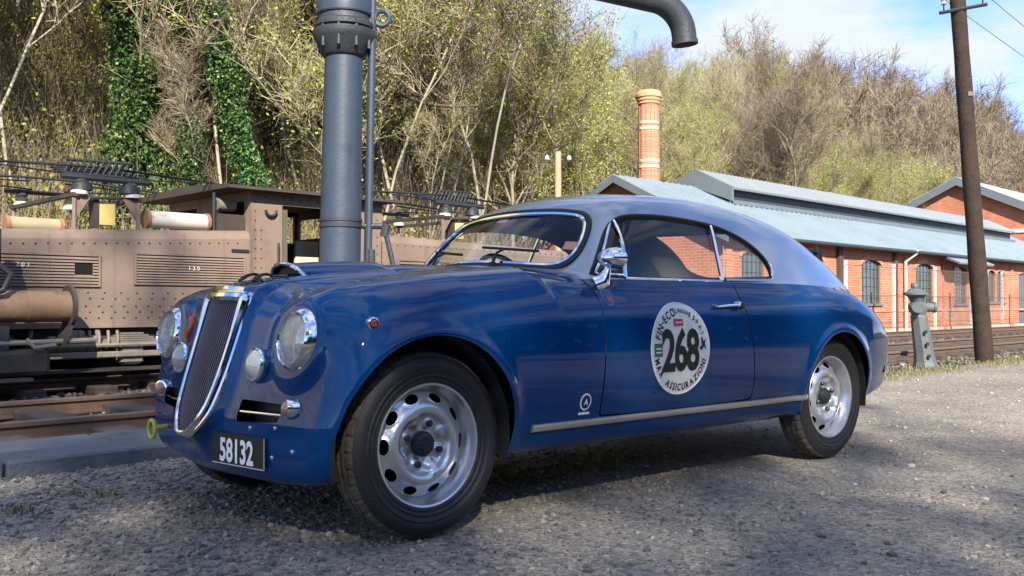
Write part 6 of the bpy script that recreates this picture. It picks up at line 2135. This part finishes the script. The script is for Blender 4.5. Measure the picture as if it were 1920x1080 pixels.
# --- tow ring, brackets
mb = MB(); th = np.linspace(0, 2 * PI, 29)[:-1]
c0 = np.array([-.525, .45, .315])
mb.tube([c0 + np.array([.02 * math.sin(t) * 0, .033 * math.cos(t), .035 * math.sin(t)]) for t in th], .008, 8, closed=True)
mb.tube([c0 + np.array([.004, -.030, .006]), c0 + np.array([.075, -.02, .010])], .010, 8)
mb.build('tow_ring', mat('yellow_paint', (.55, .50, .06), rough=.5), CAR)
for y, z in ((-.33, .39), (-.47, .40), (-.56, .33), (-.45, .30)):
    x = float(surf_x(np.array([abs(y)]), np.array([z]))[0])
    mb = MB(); mb.lathe([(.008, -.004), (.007, .004), (.0001, .006)], 10, 'X', c=(x, y, z))
    mb.build('bolt', DULLALU, CAR)

# fuel cap / boot fitting on the tail
mb = MB(); z = float(surf_z(np.array([2.98]), np.array([.42]))[0])
mb.lathe([(.045, -.02), (.048, .02), (.040, .045), (.015, .055), (.0001, .055)], 20, 'Z', c=(2.98, -.42, z)); 
mb.tube([(2.93, -.46, z + .02), (2.97, -.44, z + .06), (3.03, -.40, z + .05)], .012, 8)
mb.build('fuel_cap', BLACK, CAR)
# rear valance bumper
P = []
ys_ = np.r_[np.linspace(-.70, -.3, 14), np.linspace(-.2, .2, 5), np.linspace(.3, .70, 14)]
xr = surf_x(np.abs(ys_), np.full(len(ys_), .44), lambda x, y, z: F_car(-x, y, z), -3.9, -2.6) * -1
mb = MB(); 
rg = []
for dz, o in ((-.035, 0), (-.03, .018), (0, .026), (.03, .018), (.036, 0)):
    rg.append(np.stack([xr + o, ys_, np.full(len(ys_), .46 + dz)], 1))
rg = np.stack(rg, 1); k = 5
mb.add(rg.reshape(-1, 3), [(i * k + j, i * k + j + 1, i * k + k + j + 1, i * k + k + j) for i in range(len(ys_) - 1) for j in range(k - 1)], True)
mb.build('rear_bumper', PAINT, CAR)

# --- wheels
def wheel(x, y, sgn, rot):
    """axle along Y, outer face towards sgn"""
    W = bpy.data.objects.new('wheel', None); COL.objects.link(W); W.parent = CAR; W.location = (x, y, .325)
    Mo = Matrix.Diagonal((1, -sgn, 1))
    c = (x, y, .325)
    n = 144
    prof = [(.213, .050), (.216, .064), (.224, .070), (.232, .069), (.236, .072), (.240, .0755), (.244, .0755), (.247, .074), (.258, .077), (.261, .081), (.265, .081), (.268, .078), (.272, .080), (.290, .077), (.302, .071), (.311, .063)]
    mb = MB()
    full = prof + [(r, -h) for r, h in prof[::-1]]
    # sidewalls
    mb.lathe(prof, n, 'Y', c, M=Mo, caps=False); mb.lathe([(r, -h) for r, h in prof[::-1]], n, 'Y', c, M=Mo, caps=False)
    mb.build('tyre', RUBBER, W)
    # tread with grooves and cut shoulder blocks
    mb = MB(); vs = []; fs = []
    n2 = 216
    tp2 = [(.3115, .0625, 0), (.3185, .056, 1), (.3235, .046, 1), (.3250, .032, 1), (.3175, .030, 0), (.3175, .026, 0), (.3255, .024, 0), (.3260, .009, 2), (.3185, .007, 0), (.3185, -.007, 0), (.3260, -.009, 2), (.3255, -.024, 0), (.3175, -.026, 0), (.3175, -.030, 0), (.3250, -.032, 1), (.3235, -.046, 1), (.3185, -.056, 1), (.3115, -.0625, 0)]
    for (r, h, q) in tp2:
        for j in range(n2):
            t = 2 * PI * j / n2
            rr_ = r - (.006 if (q == 1 and j % 6 == 0) else 0) - (.004 if (q == 2 and j % 6 == 3) else 0)
            p = Mo @ Vector((rr_ * math.cos(t), -h, rr_ * math.sin(t)))
            vs.append((p.x + x, p.y + y, max(p.z + .325, .0005)))
    for i in range(len(tp2) - 1):
        for j in range(n2):
            fs.append((i * n2 + j, i * n2 + (j + 1) % n2, (i + 1) * n2 + (j + 1) % n2, (i + 1) * n2 + j))
    mb.add(vs, fs); mb.build('tread', TREADM, W)
    # pressed steel rim: rim barrel, then a disc with ten oval slots
    RM = bpy.data.objects.new('rim', None); COL.objects.link(RM); RM.parent = W
    mb = MB(); mb.lathe([(.205, .048), (.2165, .050), (.2185, .062), (.2150, .067), (.2080, .064), (.2035, .050), (.1990, .036), (.1935, .030), (.1905, .016), (.186, .004), (.182, -.05)], 72, 'Y', c, M=Mo, caps=False)
    mb.build('rim_barrel', WHEELSILVER, RM)
    nr, nt = 46, 180
    rs = np.linspace(.030, .190, nr)
    zp = spl([.03, .060, .078, .095, .112, .126, .140, .155, .172, .183, .190], [.012, .012, .014, .020, .042, .048, .043, .030, .018, .012, .004])
    th = np.linspace(0, 2 * PI, nt, endpoint=False)
    Rg, Tg = np.meshgrid(rs, th, indexing='ij')
    Zg = zp(Rg)
    for k in range(4):     # bosses round the bolts and ribs between them
        a0 = rot + k * PI / 2
        dx, dz = Rg * np.cos(Tg) - .074 * math.cos(a0), Rg * np.sin(Tg) - .074 * math.sin(a0)
        Zg = Zg + .012 * np.exp(-((dx ** 2 + dz ** 2) / .019 ** 2) ** 2)
        a1 = a0 + PI / 4
        dx, dz = Rg * np.cos(Tg) - .090 * math.cos(a1), Rg * np.sin(Tg) - .090 * math.sin(a1)
        Zg = Zg + .017 * np.exp(-((dx ** 2 + dz ** 2) / .024 ** 2) ** 1.5)
    hole = np.full(Rg.shape, 1.0)
    for k in range(10):
        a0 = rot * .5 + k * 2 * PI / 10
        dt = (Tg - a0 + PI) % (2 * PI) - PI
        q = np.sqrt((dt * .165 / .027) ** 2 + ((Rg - .166) / .0150) ** 2) - 1
        hole = np.minimum(hole, q)
    lip = np.exp(-(np.clip(hole, 0, 9) / .28) ** 2) * .0035
    Zg = Zg + lip
    V = np.stack([Rg * np.cos(Tg), -Zg, Rg * np.sin(Tg)], -1).reshape(-1, 3)
    idx = np.arange(nr * nt).reshape(nr, nt)
    a_, b_ = idx[:-1], np.roll(idx, -1, 1)[:-1]
    c_, d_ = np.roll(idx, -1, 1)[1:], idx[1:]
    T = np.concatenate([np.stack([a_, b_, c_], -1).reshape(-1, 3), np.stack([a_, c_, d_], -1).reshape(-1, 3)])
    V, T, _n = clip(V, T, np.tile([0., -1, 0], (len(V), 1)), hole.ravel())
    if sgn > 0: V = V * M3; T = T[:, ::-1]
    # thickness: an inner skin
    V = V + np.array(c)
    np_mesh('rim_disc', V, T, WHEELSILVER, RM)
    mb = MB(); mb.lathe([(.188, -.02), (.0001, -.02)], 48, 'Y', c, M=Mo); mb.build('brake_drum', WELL, W)
    mb = MB(); mb.lathe([(.044, .008), (.045, .030), (.040, .040), (.026, .046), (.024, .052), (.0001, .052)], 28, 'Y', c, M=Mo); mb.build('hub_cap', mat('hub_grey', (.030, .036, .042), rough=.5, metal=.4), W)
    for k in range(4):
        a0 = rot + k * PI / 2
        mb = MB(); mb.lathe([(.0125, .018), (.0125, .036), (.009, .040), (.0001, .040)], 6, 'Y', (c[0] + .074 * math.cos(a0), c[1], c[2] + .074 * math.sin(a0)), M=Mo, smooth=False)
        mb.build('wheel_bolt', mat('bolt_steel', (.06, .06, .06), rough=.45, metal=.7), W)
    return W
for (x, tr) in ((0.0, .640), (2.66, .640)):
    for sgn in (-1, 1):
        wheel(x, sgn * tr, sgn, R(70 if x < 1 else 20))

# --- underside and cabin
mb = MB()
mb.box((1.35, 0, .235), (3.4, .86, .05)); mb.box((.0, 0, .30), (.07, 1.2, .07)); mb.box((2.66, 0, .325), (.09, 1.2, .09))
mb.tube([(.4, -.25, .20), (1.8, -.25, .20), (3.5, -.30, .24)], .028, 10)
mb.build('underbody', mat('underbody_dirt', (.02, .018, .016), rough=.95), CAR)
mb = MB(); mb.box((1.9, 0, .40), (2.3, 1.30, .03)); mb.box((.79, 0, .66), (.03, 1.26, .50)); mb.box((2.62, 0, .70), (.03, 1.1, .56), M=Matrix.Rotation(R(-18), 3, 'Y'))
mb.box((2.85, 0, .93), (.62, 1.0, .02))
mb.build('cabin_floor', CARPET, CAR)
mb = MB(); mb.box((.98, 0, .885), (.34, 1.24, .10), bevel=.03); mb.box((.86, 0, .930), (.20, 1.16, .02), bevel=.006); mb.build('dashboard', mat('dash_grey', (.24, .26, .28), rough=.5), CAR)
for y in (-.32, .32):
    st = empty('seat', (1.75, y, .42)); st.parent = CAR
    mb = MB(); mb.box((1.62, y, .53), (.50, .48, .18), bevel=.05); mb.build('seat_cushion', LEATHER, st)
    mb = MB(); mb.box((1.90, y, .70), (.13, .46, .44), bevel=.05, M=Matrix.Rotation(R(14), 3, 'Y')); mb.build('seat_back', LEATHER, st)
mb = MB(); mb.box((2.36, 0, .55), (.42, 1.0, .16), bevel=.05); mb.box((2.58, 0, .72), (.12, 1.0, .40), bevel=.04, M=Matrix.Rotation(R(20), 3, 'Y')); mb.build('rear_bench', LEATHER, CAR)
SW = empty('steering_wheel', (1.27, .34, .90)); SW.parent = CAR
Ms = Matrix.Rotation(R(-28), 3, 'Y')
mb = MB(); th = np.linspace(0, 2 * PI, 41)[:-1]
mb.tube([Vector((1.27, .34, .89)) + Ms @ Vector((0, .20 * math.cos(t), .20 * math.sin(t))) for t in th], .013, 8, closed=True); mb.build('wheel_rim', BLACK, SW)
mb = MB()
for t in (PI / 2, PI * 7 / 6, PI * 11 / 6):
    mb.tube([Vector((1.26, .34, .89)), Vector((1.27, .34, .89)) + Ms @ Vector((0, .195 * math.cos(t), .195 * math.sin(t)))], .008, 6)
mb.tube([(1.27, .34, .89), (.95, .34, .80)], .022, 10)
mb.build('steering_column', DULLALU, SW)
# rear-view mirror and papers behind the glass
mb = MB(); mb.box((1.11, -.02, 1.215), (.02, .20, .055), bevel=.01); mb.tube([(1.11, -.02, 1.21), (1.15, -.02, 1.29)], .008, 6); mb.build('cabin_mirror', BLACK, CAR)
_st = on_screen(np.array([(.02, 1.212), (.09, 1.212), (.09, 1.228), (.02, 1.228)]), -.006)
mb = MB(); mb.add(_st, [(0, 1, 2, 3)]); mb.build('screen_sticker', mat('pink_sticker', (.7, .28, .34), rough=.5), CAR, auto=False)
_st = on_screen(np.array([(-.44, 1.06), (-.525, 1.052), (-.515, 1.088), (-.43, 1.096)]), -.006)
mb = MB(); mb.add(_st, [(0, 1, 2, 3)]); mb.build('screen_sticker', mat('orange_sticker', (.75, .32, .20), rough=.5), CAR, auto=False)
